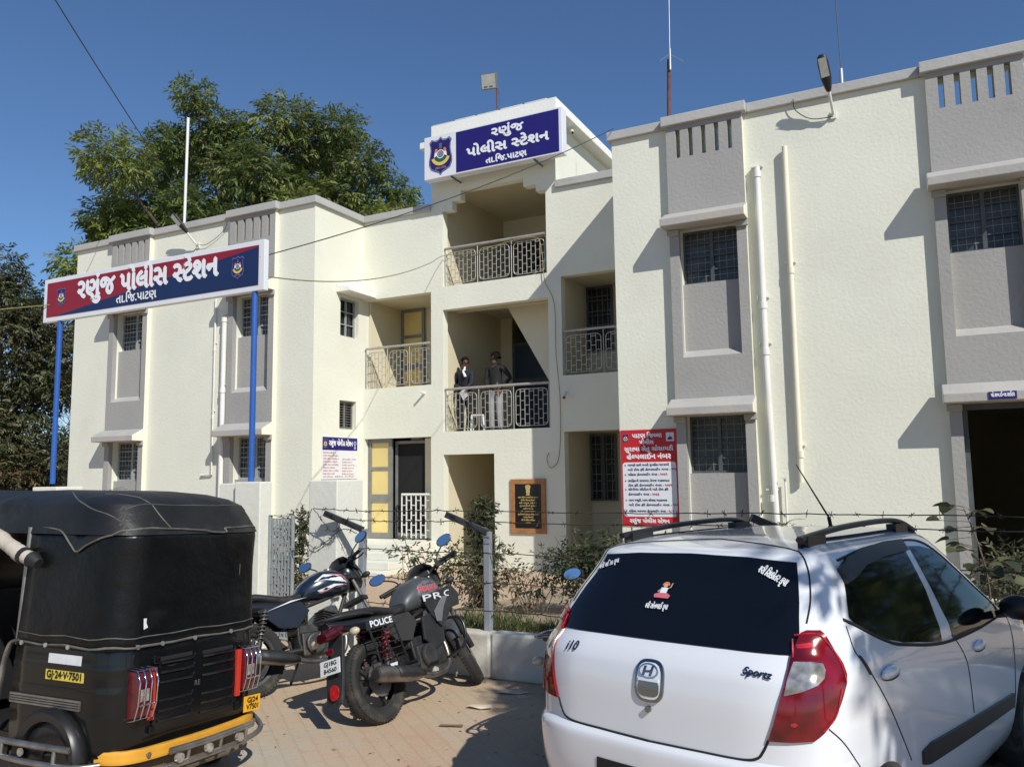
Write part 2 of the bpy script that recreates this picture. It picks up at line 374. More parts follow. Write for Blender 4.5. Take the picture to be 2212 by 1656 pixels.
# ================================================================ the police station
X = dict(L0=-18.73, L1=-17.29, L2=-15.98, L3=-13.43, L4=-12.11, L5=-11.12, R0=-4.57, R1=-3.58, R2=-2.34, R3=.28, R4=1.50, R5=3.0)
ZT, ZC = 7.71, 7.555
st = thing('police_station', 'cream two storey police station with grey window bays and a taller stair tower', 'building', (-8, 0, 0))
def bpart(m, name, mats, **k): return m.build(name, mats, st, world=True, **k)
def bparts(m, name, mats, **k): return m.parts(name, mats, st, world=True, **k)
BAYS = {'L': [(X['L1'], X['L2']), (X['L3'], X['L4'])], 'R': [(X['R1'], X['R2']), (X['R3'], X['R4'])]}
IN = .155     # pier width
WY = .17      # window plane
def slots(b):
    w_ = b[1]-b[0]; o = .16; g = (w_-2*o-.075)/4
    return [(b[0]+o+g*k, b[0]+o+g*k+.075) for k in range(5)]
for side, x0, x1 in (('L', X['L0'], X['L5']), ('R', X['R0'], X['R5'])):
    holes = []
    for i, b in enumerate(BAYS[side]):
        holes.append((b[0]+IN, b[1]-IN, 3.68, 5.80))
        holes.append((b[0]+IN, b[1]-IN, 0.30 if not (side == 'R' and i == 1) else .12, 2.745))
        holes += [(a, c, 7.0, 7.48) for a, c in slots(b)]
    m = M(); m.slab([x0, x1], [0, ZC], holes, 0, .22, XZ())
    m.box(x0, x0+.22, .22, 9, 0, ZC) if side == 'L' else m.box(x1-.22, x1, .22, 9, 0, ZC)
    if side == 'L':
        m.slab([.22, 9], [0, ZC], [(.85, 1.48, 4.88, 5.74), (.85, 1.42, 2.875, 3.49)], x1-.22, x1, YZ())
    else: m.box(x0, x0+.22, .22, 9, 0, ZC)
    bpart(m, 'wall', MT['cream'])
    m = M(); m.box(x0+.22, x1-.22, 8.8, 8.999, 0, ZC); m.box(x0+.22, x1-.22, .22, 8.8, 6.7, 6.9); m.box(x0+.22, x1-.22, .22, 8.8, 3.3, 3.45); m.box(x0+.22, x1-.22, .22, 8.8, .0, .1)
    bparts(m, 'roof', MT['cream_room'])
    # bays
    for i, b in enumerate(BAYS[side]):
        door = side == 'R' and i == 1
        m = M(); y0, y1 = -.11, -.001
        hl = [(b[0]+IN, b[1]-IN, 3.68, 5.79)]+[(a, c, 7.0, 7.48) for a, c in slots(b)]
        hl.append((b[0]+IN, b[1]-IN, .30 if not door else .0, 2.745))
        m.slab([b[0], b[1]], [0, ZC], hl, y0, y1, XZ(), 0, 0)
        # right and left outer returns are cream
        bm_faces = []
        for k, f in enumerate(m.f):
            if all(abs(m.v[q].x-b[1]) < 1e-4 for q in f) or all(abs(m.v[q].x-b[0]) < 1e-4 for q in f): m.m[k] = 1
        bpart(m, 'bay_panel', [MT['bay_gray'], MT['cream_side']])
        # recess infill under the windows with sloping sills
        xa, xb = b[0]+IN, b[1]-IN
        m = M(); m.add([(xa, y0+.004, 3.681), (xb, y0+.004, 3.681), (xb, .05, 3.80), (xa, .05, 3.80), (xa, .05, 4.90), (xb, .05, 4.90), (xa, .21, 4.90), (xb, .21, 4.90), (xa, .21, 3.681), (xb, .21, 3.681)],
                       [(0, 1, 2, 3), (3, 2, 5, 4), (4, 5, 7, 6), (6, 7, 9, 8), (8, 9, 1, 0), (0, 3, 4, 6, 8), (1, 9, 7, 5, 2)], [1, 0, 0, 0, 0, 0, 0])
        if not door:
            m.box(xa, xb, .05, .21, .301, 1.84)
        bparts(m, 'window_panel', [MT['bay_gray'], MT['ledge_gray']])
        # ledges and pier caps
        for zb in (5.79, 2.74):
            e0, e1 = b[0]-.07, b[1]+.03
            m = M(); pr = [(-.111, zb), (-.42, zb), (-.42, zb+.125), (-.111, zb+.285)]
            n = 4; vv = [(e0, p[0], p[1]) for p in pr]+[(e1, p[0], p[1]) for p in pr]
            m.add(vv, [(0, 1, 5, 4), (1, 2, 6, 5), (2, 3, 7, 6), (3, 0, 4, 7), (3, 2, 1, 0), (4, 5, 6, 7)], [0, 0, 0, 0, 1, 1])
            for a, c in ((b[0]-.03, b[0]+IN+.01), (b[1]-IN-.01, b[1]+.03)): m.box(a, c, -.155, -.112, zb-.10, zb-.002, 2)
            bpart(m, 'ledge', [MT['ledge_gray'], MT['cream_side'], MT['bay_gray']], bevel=.012)
        # windows
        def window(xa, xb, za, zb, y, trans, fm, gm='pane_dusty', bars=True, leaves=2):
            wroot = M(); t = .035
            wroot.box(xa, xb, y-.02, y+.02, za, za+t); wroot.box(xa, xb, y-.02, y+.02, zb-t, zb)
            xs = [xa+(xb-xa)*k/leaves for k in range(leaves+1)]
            for k, x in enumerate(xs):
                a, c = (x, x+t) if k == 0 else (x-t, x) if k == leaves else (x-t*.8, x+t*.8)
                wroot.box(a, c, y-.022, y+.022, za+t, zb-t)
            for a, c in zip(xs, xs[1:]):
                for q in trans: wroot.box(a+t, c-t, y-.017, y+.017, za+(zb-za)*q-.012, za+(zb-za)*q+.012)
            f = wroot.build('window', fm, st, world=True)
            g = M(); g.box(xa+t, xb-t, y+.024, y+.03, za+t, zb-t); p = g.build('pane', MT[gm], f, world=True)
            if bars:
                g = M(); nb = max(4, int((xb-xa)/.11))
                for k in range(1, nb): x = xa+(xb-xa)*k/nb; g.box(x-.005, x+.005, y+.010, y+.020, za+t, zb-t)
                for q in (.15, .4, .62, .85): g.box(xa+t, xb-t, y+.009, y+.0215, za+(zb-za)*q-.006, za+(zb-za)*q+.006)
                g.build('grille', MT['frame_gray'] if fm is MT['frame_dark'] else MT['frame_light'], f, world=True)
            return f
        fm = MT['frame_dark'] if side == 'R' else MT['frame_light']
        window(xa, xb, 4.901, 5.79, WY, (.26, .52, .76), fm)
        if not door: window(xa, xb, 1.841, 2.74, WY, (.26, .52, .76), fm)
        else:
            m = M(); m.box(xa, xa+.07, .05, .15, .12, 2.74); m.box(xb-.07, xb, .05, .15, .12, 2.74); m.box(xa+.07, xb-.07, .05, .15, 2.66, 2.74); bpart(m, 'door_frame', MT['frame_dark'])
    # copings
    m = M(); c = .07; segs = []; prev = x0-c
    for b in BAYS[side]:
        segs.append((prev, b[0]-c, 0)); segs.append((b[0]-c, b[1]+c, 1)); prev = b[1]+c
    segs.append((prev, x1+c, 0))
    for a, e, k in segs: m.box(a, e, -c-.11*k, .26, ZC+.001+.012*k*0, ZT+.012*k)
    if side == 'L': m.box(x1-.26, x1+c, .261, 9, ZC+.001, ZT); m.box(x0-c, x0+.26, .261, 9, ZC+.001, ZT)
    else: m.box(x0-c, x0+.26, .261, 9, ZC+.001, ZT)
    bparts(m, 'coping', MT['coping_gray'], bevel=.012)
# ---- recess and stair tower
Y0, Y1 = 1.65, 1.85
TX0, TX1 = -9.31, -6.36
m = M()
holes = [(-11.12, -9.325, 3.78, 5.78), (-11.06, -9.335, .52, 2.68), (-9.03, -6.575, 2.765, 5.355), (-6.29, -4.57, 3.765, 5.745), (-6.285, -4.57, 0, 2.675), (-9.03, -7.83, 0, 2.29),
         (-9.025, -8.785, 5.855, 7.51), (-8.785, -8.57, 5.855, 7.695), (-8.57, -7.08, 5.855, 7.90), (-7.08, -6.80, 5.855, 7.72), (-6.80, -6.588, 5.855, 7.57)]
m.slab([X['L5'], TX0, TX1, X['R0']], [0, ZC, 9.0], holes+[(X['L5'], TX0, ZC, 9.0), (TX1, X['R0'], ZC, 9.0)], Y0, Y1, XZ())
m.box(TX0, TX0+.2, Y1, 4.8, ZC, 9.0); m.box(TX1-.2, TX1, Y1, 4.8, ZC, 9.0); m.box(TX0+.2, TX1-.2, 4.6, 4.8, ZC, 9.0)
bpart(m, 'wall', MT['cream'])
m = M(); m.box(TX0-.29, TX1+.29, Y0-.02, 5.0, 9.001, 9.15); bpart(m, 'roof_slab', MT['white_plaster'], bevel=.015)
m = M(); m.box(TX0+.01, TX1+.05, Y0-.012, 4.9, 9.151, 9.47)
rr = random.Random(3)
for k in range(5):
    a = TX0+.05+k*.56; m.box(a, a+.5, Y0-.016, Y0+.14, 9.471, 9.471+rr.uniform(.004, .028))
bpart(m, 'parapet', MT['white_plaster'], bevel=.015)
m = M(); m.box(X['L5']+.071, TX0-.001, Y0-.07, Y1+.05, ZC+.001, ZT); m.box(TX1+.001, X['R0']-.071, Y0-.07, Y1+.05, ZC+.001, ZT)
bparts(m, 'coping', MT['coping_gray'], bevel=.012)
def room(x0, x1, y1, z0, z1, mt, fl=None):
    m = M(); t = .05; y0 = Y1+.001
    m.box(x0-t, x0, y0, y1, z0-t, z1+t); m.box(x1, x1+t, y0, y1, z0-t, z1+t); m.box(x0, x1, y0, y1, z0-t, z0); m.box(x0, x1, y0, y1, z1, z1+t); m.box(x0-t, x1+t, y1, y1+t, z0-t, z1+t)
    return bpart(m, 'room', MT[mt])
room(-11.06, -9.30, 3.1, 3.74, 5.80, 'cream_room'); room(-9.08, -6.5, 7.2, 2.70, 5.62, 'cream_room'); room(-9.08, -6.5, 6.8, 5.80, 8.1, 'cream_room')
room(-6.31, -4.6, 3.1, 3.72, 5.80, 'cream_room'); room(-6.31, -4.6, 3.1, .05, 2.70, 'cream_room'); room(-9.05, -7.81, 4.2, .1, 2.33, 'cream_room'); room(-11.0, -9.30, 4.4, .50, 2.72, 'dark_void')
# stair flight seen through the landing
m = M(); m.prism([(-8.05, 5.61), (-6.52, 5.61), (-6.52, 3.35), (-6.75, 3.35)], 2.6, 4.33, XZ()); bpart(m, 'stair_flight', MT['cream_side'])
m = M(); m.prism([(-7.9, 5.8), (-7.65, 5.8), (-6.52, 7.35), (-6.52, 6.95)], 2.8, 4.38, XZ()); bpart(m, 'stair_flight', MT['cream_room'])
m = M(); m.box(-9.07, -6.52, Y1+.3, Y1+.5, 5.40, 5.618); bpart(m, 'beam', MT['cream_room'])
mk('door_blue', (.02, .035, .06), .5, var=.2)
def door(x0, x1, z0, z1, y, rails, fm='frame_gray', pm='door_yellow', name='door', fw_=.07):
    m = M(); m.box(x0, x0+fw_, y-.03, y+.02, z0, z1); m.box(x1-fw_, x1, y-.03, y+.02, z0, z1); m.box(x0+fw_, x1-fw_, y-.03, y+.02, z1-fw_, z1); m.box(x0+fw_, x1-fw_, y-.03, y+.02, z0, z0+.12)
    for r_, h in rails: m.box(x0+fw_, x1-fw_, y-.028, y+.02, z0+(z1-z0)*r_-h/2, z0+(z1-z0)*r_+h/2)
    o = bpart(m, name, MT[fm]); p = M(); p.box(x0+fw_, x1-fw_, y-.008, y+.012, z0+.12, z1-fw_); p.build('door_leaf_or_shade', MT[pm], o, world=True)
    return o
door(-11.05, -10.40, 3.75, 5.79, 3.06, ((.68, .07), (.33, .14)))
door(-8.75, -7.55, 2.72, 4.98, 4.37, ((.6, .08),), 'frame_dark', 'door_blue'); m = M(); m.box(-9.07, -8.76, 4.35, 4.41, 2.71, 5.61); m.box(-7.54, -6.51, 4.35, 4.41, 2.71, 3.3); bparts(m, 'partition', MT['cream_room'])
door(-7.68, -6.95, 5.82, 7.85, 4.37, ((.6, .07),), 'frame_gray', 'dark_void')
door(-11.05, -10.42, .53, 2.675, 1.80, ((.70, .07), (.40, .17)), fw_=.085)
door(-10.419, -9.40, .53, 2.62, 1.93, (), pm='dark_void', fw_=.06)  # open doorway: a black sheet in the frame stands in for shade
m = M(); m.box(-9.62, -9.345, 1.86, 1.90, .55, 2.66); bpart(m, 'door_jamb', MT['cream_room'])
window(-6.30, -5.72, 4.42, 5.78, 3.04, (.3, .55, .78), MT['frame_dark'], 'glass_dark', True, 1)
window(-6.30, -5.72, 1.30, 2.66, 3.04, (.3, .55, .78), MT['frame_dark'], 'glass_dark', True, 2)
# windows of the side wall
def side_window(y0, y1, z0, z1, slat=False):
    x = X['L5']-.12; m = M(); t = .035
    m.box(x-.02, x+.02, y0, y1, z0, z0+t); m.box(x-.02, x+.02, y0, y1, z1-t, z1)
    for y in (y0, (y0+y1)/2-t/2, y1-t): m.box(x-.018, x+.022, y, y+t, z0+t, z1-t)
    if slat:
        for k in range(1, 11): z = z0+(z1-z0)*k/11; m.box(x-.03, x+.03, y0+t, y1-t, z-.004, z+.004)
    else:
        for q in (.33, .66): m.box(x-.015, x+.018, y0+t, y1-t, z0+(z1-z0)*q-.01, z0+(z1-z0)*q+.01)
    f = m.build('window' if not slat else 'vent', MT['frame_light'] if not slat else MT['frame_gray'], st, world=True)
    g = M(); g.box(x-.04, x-.034, y0+.01, y1-.01, z0+.01, z1-.01); g.build('pane', MT['glass_dark'], f, world=True)
side_window(.855, 1.475, 4.885, 5.735); side_window(.855, 1.415, 2.88, 3.485, True)
m = M(); x = X['L5']+.001; pr = [(0, 5.80), (.36, 5.80), (.36, 5.88), (0, 5.99)]
m.add([(x+a, .70, z) for a, z in pr]+[(x+a, 1.648, z) for a, z in pr], [(0, 1, 5, 4), (1, 2, 6, 5), (2, 3, 7, 6), (3, 0, 4, 7), (3, 2, 1, 0), (4, 5, 6, 7)]); bpart(m, 'ledge', MT['white_plaster'], bevel=.01)
# ---- balcony railings
def railing(x0, x1, z0, z1, y, pan, light=True):
    h = z1-z0; m = M(); m.tube([(x0, y, z1), (x1, y, z1)], .028, 10)
    top = bpart(m, 'railing', MT['steel_rail'], smooth=50)
    m = M(); r = .009; w_ = x1-x0; zt = z1-.10
    npan = pan; pw = w_/npan; rl = random.Random(int(x0*10))
    for k in range(npan+1):
        x = min(max(x0+pw*k, x0+.015), x1-.015); m.tube([(x, y, z0+.005), (x, y, z1-.02)], .010, 6)
    for k in range(npan):
        a, c = x0+pw*k+.05, x0+pw*(k+1)-.05; q = .08
        P = [(a+q, zt), (c-q, zt), (c-q*.3, zt-q*.3), (c, zt-q), (c, z0+.06+q), (c-q*.3, z0+.06+q*.3), (c-q, z0+.06), (a+q, z0+.06), (a+q*.3, z0+.06+q*.3), (a, z0+.06+q), (a, zt-q), (a+q*.3, zt-q*.3)]
        m.tube([(p[0], y, p[1]) for p in P], r, 6, closed=True)
        nb = max(2, round((c-a)/.105)); xs = [a+(c-a)*j/nb for j in range(nb+1)]
        for x in xs[1:-1]: m.tube([(x, y, z0+.06), (x, y, zt)], r*.85, 5)
        for j in range(nb):
            for i in range(4):
                z = z0+.06+(zt-z0-.06)*((i+.5*(j % 2)+.25)/4); m.box(xs[j], xs[j+1], y-.006, y+.006, z-.006, z+.006)
    m.build('bars', MT['steel_rail'], top, world=True)
railing(-11.08, -9.335, 3.78, 4.69, Y0+.06, 3); railing(-9.01, -6.60, 2.765, 3.66, Y0+.06, 3); railing(-9.005, -6.61, 5.855, 6.69, Y0+.06, 3); railing(-6.28, -4.62, 3.765, 4.65, Y0+.06, 2)
def small_gate():
    m = M(); x0, x1, z0, z1, y = -10.12, -9.40, .56, 1.47, 1.72
    m.tube([(x0, y, z1), (x1+.05, y, z1)], .026, 8); n = 6
    for k in range(n+1):
        x = x0+(x1-x0)*k/n; m.box(x-.011, x+.011, y-.011, y+.011, z0, z1)
    for k in range(n):
        for i in range(4): z = z0+(z1-z0)*(i+.3+.5*(k % 2))/4.4; m.box(x0+(x1-x0)*k/n, x0+(x1-x0)*(k+1)/n, y-.008, y+.008, z-.008, z+.008)
    return bpart(m, 'grille_gate', MT['pipe_white'])
small_gate()
# ---- plinth and steps in the courtyard
m = M()
for k in range(4): m.box(-11.1, -9.2, .62-.34*k, 1.649, .0 if k == 3 else .52-.14*(k+1)+.0015, .52-.14*k-.14*.0 if False else .52-.14*k)
bpart(m, 'steps', MT['white_wall'], bevel=.01)
# ---- pipes
def pipe(name, P, r, mt, joints=()):
    m = M(); m.tube(P, r, 12)
    for z in joints:
        p = Vector(P[0]); m.tube([(p.x, p.y, z-.05), (p.x, p.y, z+.05)], r*1.22, 12)
    for z in joints: m.box(P[0][0]-r*1.7, P[0][0]+r*1.7, P[0][1]-.01, -.001, z+.12, z+.14)
    return bpart(m, name, MT[mt], smooth=50)
pipe('drain_pipe', [(-2.15, -.075, 6.62), (-2.15, -.075, 3.5), (-2.11, -.075, 1.0)], .052, 'pipe_white', (6.5, 4.4, 3.68, 1.45))
pipe('drain_pipe', [(-1.715, -.075, 6.87), (-1.725, -.075, 1.68)], .042, 'pipe_cream', (4.9, 2.1))
pipe('drain_pipe', [(-13.53, -.10, 5.35), (-13.53, -.10, .8)], .055, 'pipe_white', (3.75, 5.3))
pipe('drain_pipe', [(-13.87, -.04, 5.85), (-13.87, -.04, 1.95), (-14.19, -.04, 1.945)], .022, 'pipe_white', (4.7, 3.2))
m = M(); m.tube([(-1.955, -.07, .8), (-1.955, -.07, 1.70), (-1.955, -.13, 1.73)], .016, 8); m.box(-2.0, -1.91, -.15, -.11, 1.735, 1.76); bpart(m, 'tap', MT['pipe_white'])
m = M(); m.tube([(-9.49, 1.64, 3.60), (-9.49, 1.47, 3.62)], .025, 8); bpart(m, 'spout', MT['pipe_white'])
# ================================================================ signs, lamps, masts and cables
def PF(x, y, z): return Matrix(((1, 0, 0, x), (0, 0, -1, y), (0, 1, 0, z), (0, 0, 0, 1)))     # sheet facing -y: u=x, v=z, w towards the street
# blue sign under the tower roof
t = thing('signboard', 'blue box sign with white lettering and police shield below the tower roof', 'sign', (-7.6, 1.2, 8.08))
m = M(); m.box(-1.60, 1.60, .004, .22, 0, .94); m.build('sign_box', MT['sign_white'], t, bevel=.01)
m = M(); m.flat([(-.81, .035), (1.53, .035), (1.53, .905), (-.81, .905)], 0, PF(0, 0, 0)); m.build('sign_face', MT['sign_blue'], t)
emblem(t, PF(-1.19, 0, .47), .84)
write('lettering', 'રણુંજ', PF(.40, -.004, .65), MT['vinyl_white'], t, width=.72, height=.135, bold=.011)
write('lettering', 'પોલીસ ~સટેશન', PF(.38, -.004, .325), MT['vinyl_white'], t, width=1.86, height=.15, bold=.013)
write('lettering', 'તા.િજ.પાટણ', PF(.36, -.004, .095), MT['vinyl_white'], t, width=.92, height=.095, bold=.008)
m = M()
for x in (-.95, .97): m.box(x-.012, x+.012, .02, .44, -.03, -.004)
m.parts('bracket', MT['frame_dark'], t)
# red and blue sign on two poles over the gate
t = thing('gate_signboard', 'long red and navy signboard with bold white lettering on two blue poles', 'sign', (-8.72, -6.0, 1.82))
m = M(); m.box(-2.01, 2.01, 0, .07, 2.19, 2.79); m.build('sign_panel', MT['sign_white'], t, bevel=.006)
m = M(); m.flat([(-1.94, 2.255), (1.925, 2.255), (1.925, 2.73), (-1.94, 2.73)], .003, PF(0, 0, 0), 0); m.flat([(-1.76, 2.2556), (1.925, 2.2556), (1.925, 2.71)], .005, PF(0, 0, 0), 1)
m.build('sign_face', [MT['sign_red'], MT['sign_navy']], t)
write('lettering', 'રણુંજ પોલીસ ~સટેશન', PF(0, -.008, 2.455), MT['vinyl_white'], t, width=2.56, height=.195, bold=.017)
write('lettering', 'તા.િજ.પાટણ', PF(-.14, -.008, 2.30), MT['vinyl_white'], t, width=.74, height=.085, bold=.004)
emblem(t, PF(-1.63, -.006, 2.51), .27); emblem(t, PF(1.60, -.006, 2.50), .29)
for x in (-1.69, 1.84):
    m = M(); m.box(x-.04, x+.04, .004, .066, 0, 2.188) if False else m.tube([(x, .036, 0), (x, .036, 2.188)], .034, 12)
    m.build('pole', MT['pole_blue'], t, smooth=50)
# red helpline board
t = thing('helpline_board', 'tall red and white helpline notice board on the wall beside the grey bay', 'notice board', (-4.08, -.004, 1.0))
m = M(); m.box(-.475, .475, -.012, 0, 0, 1.56); m.build('board', MT['poster_red'], t)
m = M(); rr = .05; P = []
for cx, cz, a0 in ((.40, .20, -90), (.40, .98, 0), (-.40, .98, 90), (-.40, .20, 180)):
    for k in range(5): a = R(a0+90*k/4); P.append((cx+rr*cos(a), cz+rr*sin(a)))
m.flat(P, .014, PF(0, 0, 0)); m.build('white_panel', MT['sign_white'], t)
F = lambda x, z: PF(x, -.016, z)
write('lettering', 'પાટણ િજ~લલા', F(-.02, 1.43), MT['vinyl_white'], t, width=.50, height=.055, bold=.004)
write('lettering', 'પોલીસ', F(-.03, 1.325), MT['vinyl_white'], t, width=.24, height=.05, bold=.004)
write('lettering', 'સુર~કષા સેતુ સોસાયટી', F(0, 1.215), MT['vinyl_white'], t, width=.82, height=.052, bold=.004)
write('lettering', 'હે~લપલાઈન નંબર', F(0, 1.085), MT['vinyl_white'], t, width=.74, height=.062, bold=.005)
write('lettering', 'રણુંજ પોલીસ ~સટેશન', F(-.02, .055), MT['vinyl_white'], t, width=.66, height=.05, bold=.004)
emblem(t, F(-.385, 1.425), .16)
m = M(); m.flat([(.30, 1.36), (.43, 1.36), (.43, 1.50), (.30, 1.50)], .014, PF(0, 0, 0), 0); m.flat([(.32, 1.385), (.41, 1.385), (.39, 1.43), (.372, 1.43), (.365, 1.48), (.358, 1.43), (.34, 1.43)], .016, PF(0, 0, 0), 1); m.build('seal', [MT['sign_white'], MT['emblem_blue']], t)
LN = [('બાળકો સાથે બનતી ગુનાહિત ઘટનાઓ', None, .97, 1), ('માટે ટોલ ફ્રી હેલ્પલાઈન નંબર -', '૧૦૯૮', .895, 0), ('મહિલા હેલ્પલાઈન નંબર -', '૧૦૯૧', .815, 1), ('ટ્રાફિકની સમસ્યા તેમજ અકસ્માત', None, .715, 1), ('ટોલ ફ્રી હેલ્પલાઈન નંબર -', '૧૦૯૫', .64, 0), ('સીનીયર સીટીઝનો માટે ટોલ ફ્રી', None, .575, 1), ('હેલ્પલાઈન નંબર -', '૧૦૯૬', .495, 0), ('બાળ મજૂરી, બાળ શોષણ અટકાવવા', None, .40, 1), ('માટે ટોલ ફ્રી હેલ્પલાઈન નંબર -', '૧૦૦૮', .325, 0), ('મહિલા અભયમ હેલ્પલાઈન નંબર -', '૧૮૧', .225, 1)]
def pre(s):   # write conjuncts with half letters, and the short i before its letter
    o = ''
    for ch in s:
        if ch == '્': o = o[:-1]+'~'+o[-1]
        elif ch == 'િ': o = o[:-1]+'િ'+o[-1]
        else: o += ch
    return o
for s, nmb, z, bul in LN:
    wd = min(.74, .026*len(s)*.92); 
    write('lettering', pre(s), F(-.36, z), MT['ink'], t, width=wd, height=.026, align='L', bold=.0022)
    if nmb: write('lettering', nmb, F(-.34+wd, z), MT['ink_red'], t, height=.03, align='L', bold=.002)
    if bul: m = M(); disc(m, (-.405, z+.012), .012, .017, PF(0, 0, 0), 0, 10); m.build('bullet', MT['ink'], t)
# notice board on the side wall (faces +x)
def PX(x, y, z): return Matrix(((0, 0, 1, x), (1, 0, 0, y), (0, 1, 0, z), (0, 0, 0, 1)))
t = thing('notice_board', 'white notice board with blue heading and red lines beside the ground floor entrance', 'notice board', (-11.116, .87, 1.82))
m = M(); m.box(0, .012, -.59, .59, 0, .88); m.build('board', MT['sign_white'], t)
m = M(); m.flat([(-.575, .60), (.575, .60), (.575, .87), (-.575, .87)], .014, PX(0, 0, 0)); m.build('heading', MT['sign_blue'], t)
write('lettering', 'રણુંજ પોલીસ ~સટેશન', PX(.017, .02, .70), MT['vinyl_white'], t, width=.78, height=.085, bold=.006)
emblem(t, PX(.016, -.49, .735), .22)
m = M(); ribbon(m, (.49, .755), .02, .05, 0, 360, 14, .017, PX(0, 0, 0), 0); m.flat([(.455, .63), (.525, .63), (.51, .70), (.47, .70)], .017, PX(0, 0, 0), 0); m.build('seal', MT['emblem_line'], t)
mk('pink_line', (.62, .33, .30), .6, var=.1)
rr = random.Random(5)
for k in range(9):
    z = .535-.062*k
    write('lettering', pre('પોલીસ સ્ટેશન અધિકારીનું નામ તથા નંબર'[:rr.randint(16, 26)].strip()), PX(.015, -.56, z), MT['pink_line'], t, width=rr.uniform(.36, .52) if k < 8 else 1.05, height=.02, align='L', bold=.002)
    if 2 <= k < 8: write('lettering', pre('મોબાઈલ નંબર અને સરનામું'[:rr.randint(12, 22)].strip()), PX(.015, .06, z-.01), MT['pink_line'], t, width=rr.uniform(.32, .50), height=.02, align='L', bold=.002)
# granite foundation plaque
t = thing('plaque', 'black granite plaque in a wooden frame with gold lettering on the tower wall', 'plaque', (-7.075, 1.646, .71))
m = M(); m.slab([-.385, .385], [0, 1.06], [(-.29, .29, .10, .96)], -.035, 0, XZ()); m.build('frame', MT['wood'], t, bevel=.008)
m = M(); m.box(-.289, .289, -.018, -.002, .101, .959); m.build('stone', MT['granite'], t)
m = M(); T = PF(0, -.02, 0)
m.flat([(-.045, .74), (.045, .74), (.03, .78), (-.03, .78)], .001, T); disc(m, (0, .815), .045, .001, T, 0, 14); m.flat([(-.045, .85), (.045, .85), (.06, .93), (.02, .945), (-.02, .945), (-.06, .93)], .002, T); m.build('emblem', MT['gold'], t)
for k, (s, wd) in enumerate((('રાજ્ય પોલીસ આવાસ નિગમ ગુજરાત', .44), ('પોલીસ સ્ટેશનનું ઉદ્ઘાટન', .32), ('શ્રી વિજય રૂપાણી', .38), ('મુખ્યમંત્રીશ્રી ગુજરાત', .36), ('તારીખ ૧૨.૦૬', .22), ('શ્રી મહાનુભાવ ગુજરાત', .32), ('ગૃહ વિભાગ ગુજરાત રાજ્ય સરકાર', .46), ('પાટણ જિલ્લો', .22), ('શ્રી કે પોલીસ અધિક્ષક', .30), ('પાટણ', .10))):
    s = s.replace('વિજય રૂપાણી', 'પ્રમુખ મહેમાન')
    write('lettering', pre(s), PF(0, -.0205, .69-.055*k), MT['gold'], t, width=wd, height=.022, bold=.0018)
# small name plates
t = tag(M().box(-.16, .16, -.014, -.002, -.05, .05).build('name_plate', MT['sign_blue'], None, loc=None), 'small blue name plate with white lettering on the ledge over the dark doorway', 'sign'); t.location = (.91, -.42, 2.81)
write('lettering', 'પો.સબ.ઈન્સ.રાઈટર'.replace('ન્સ', '~નસ'), PF(0, -.016, -.018), MT['vinyl_white'], t, width=.27, height=.04, bold=.003)
t = tag(M().box(-.17, .17, -.014, -.002, -.035, .035).build('name_plate', MT['granite'], None), 'small black name plate over the yellow double door', 'sign'); t.location = (-9.82, 1.93+.01, 2.655)
t.location = (-9.85, 1.92, 2.665)
write('lettering', 'પી.એસ.ઓ', PF(0, -.016, -.012), MT['gold'], t, width=.25, height=.028, bold=.002)
# flood light on the tower roof
t = thing('floodlight', 'square grey floodlight on a thin pole above the blue tower sign', 'floodlight', (-7.70, 1.72, 9.15))
m = M(); m.tube([(0, 0, .0), (0, 0, .85)], .02, 8); m.tube([(.03, -.01, .2), (.07, -.03, .45), (.05, 0, .7), (.02, 0, .85)], .006, 5); m.build('pole', MT['rust'], t, smooth=50)
T = Matrix.Translation((-.15, -.06, 1.02)) @ Matrix.Rotation(R(6), 4, 'Y') @ Matrix.Rotation(R(18), 4, 'X')
m = M(); m.box(-.19, .19, -.04, .05, -.17, .17, 0, T); m.build('lamp_head', MT['lamp_gray'], t, bevel=.02)
m = M(); m.box(-.165, .165, -.046, -.041, -.145, .145, 0, T); m.box(-.11, -.03, -.05, -.047, -.12, -.095, 1, T); m.box(.02, .1, -.05, -.047, -.12, -.095, 1, T); m.build('lens', [MT['lamp_lens'], MT['frame_dark']], t)
# two street lamp heads on the parapets
def streetlamp(loc, lab, dirv):
    t = thing('street_lamp', lab, 'lamp', loc, 0, 'lamps fixed to the front parapets'); d = Vector(dirv)
    m = M(); m.tube([(0, 0, 0), (0, -.12, .05), Vector((0, -.16, .10))+d*.22], .022, 8); m.box(-.04, .04, -.03, 0, -.06, .06); m.build('bracket', MT['pipe_white'], t, smooth=50)
    a = Vector((0, -.16, .10))+d*.20; T = frame(a, d, Vector((1, 0, 0)))
    m = M(); sec = [(.0, .03, .03), (.06, .05, .04), (.2, .075, .045), (.42, .08, .04), (.52, .065, .03), (.55, .03, .015)]
    m.loft([[(x, w_*cos(2*pi*k/12), h*sin(2*pi*k/12)) for k in range(12)] for x, w_, h in sec], 0, T); m.build('lamp_head', MT['black'], t, smooth=45)
    nz = T.to_3x3() @ Vector((0, 0, 1)); sg = -1 if nz.z > 0 else 1
    m = M(); m.flat([(.22, -.06), (.5, -.055), (.5, .055), (.22, .06)], sg*.046, T); m.build('lens', MT['lamp_lens'], t)
streetlamp((-.985, -.002, 7.25), 'black lamp head tilted up from a white bracket on the near parapet', Vector((-.10, -.40, .80)).normalized())
streetlamp((-14.50, -.002, 7.12), 'black lamp head on a white bracket above the far wing', Vector((-.45, -.40, .75)).normalized())
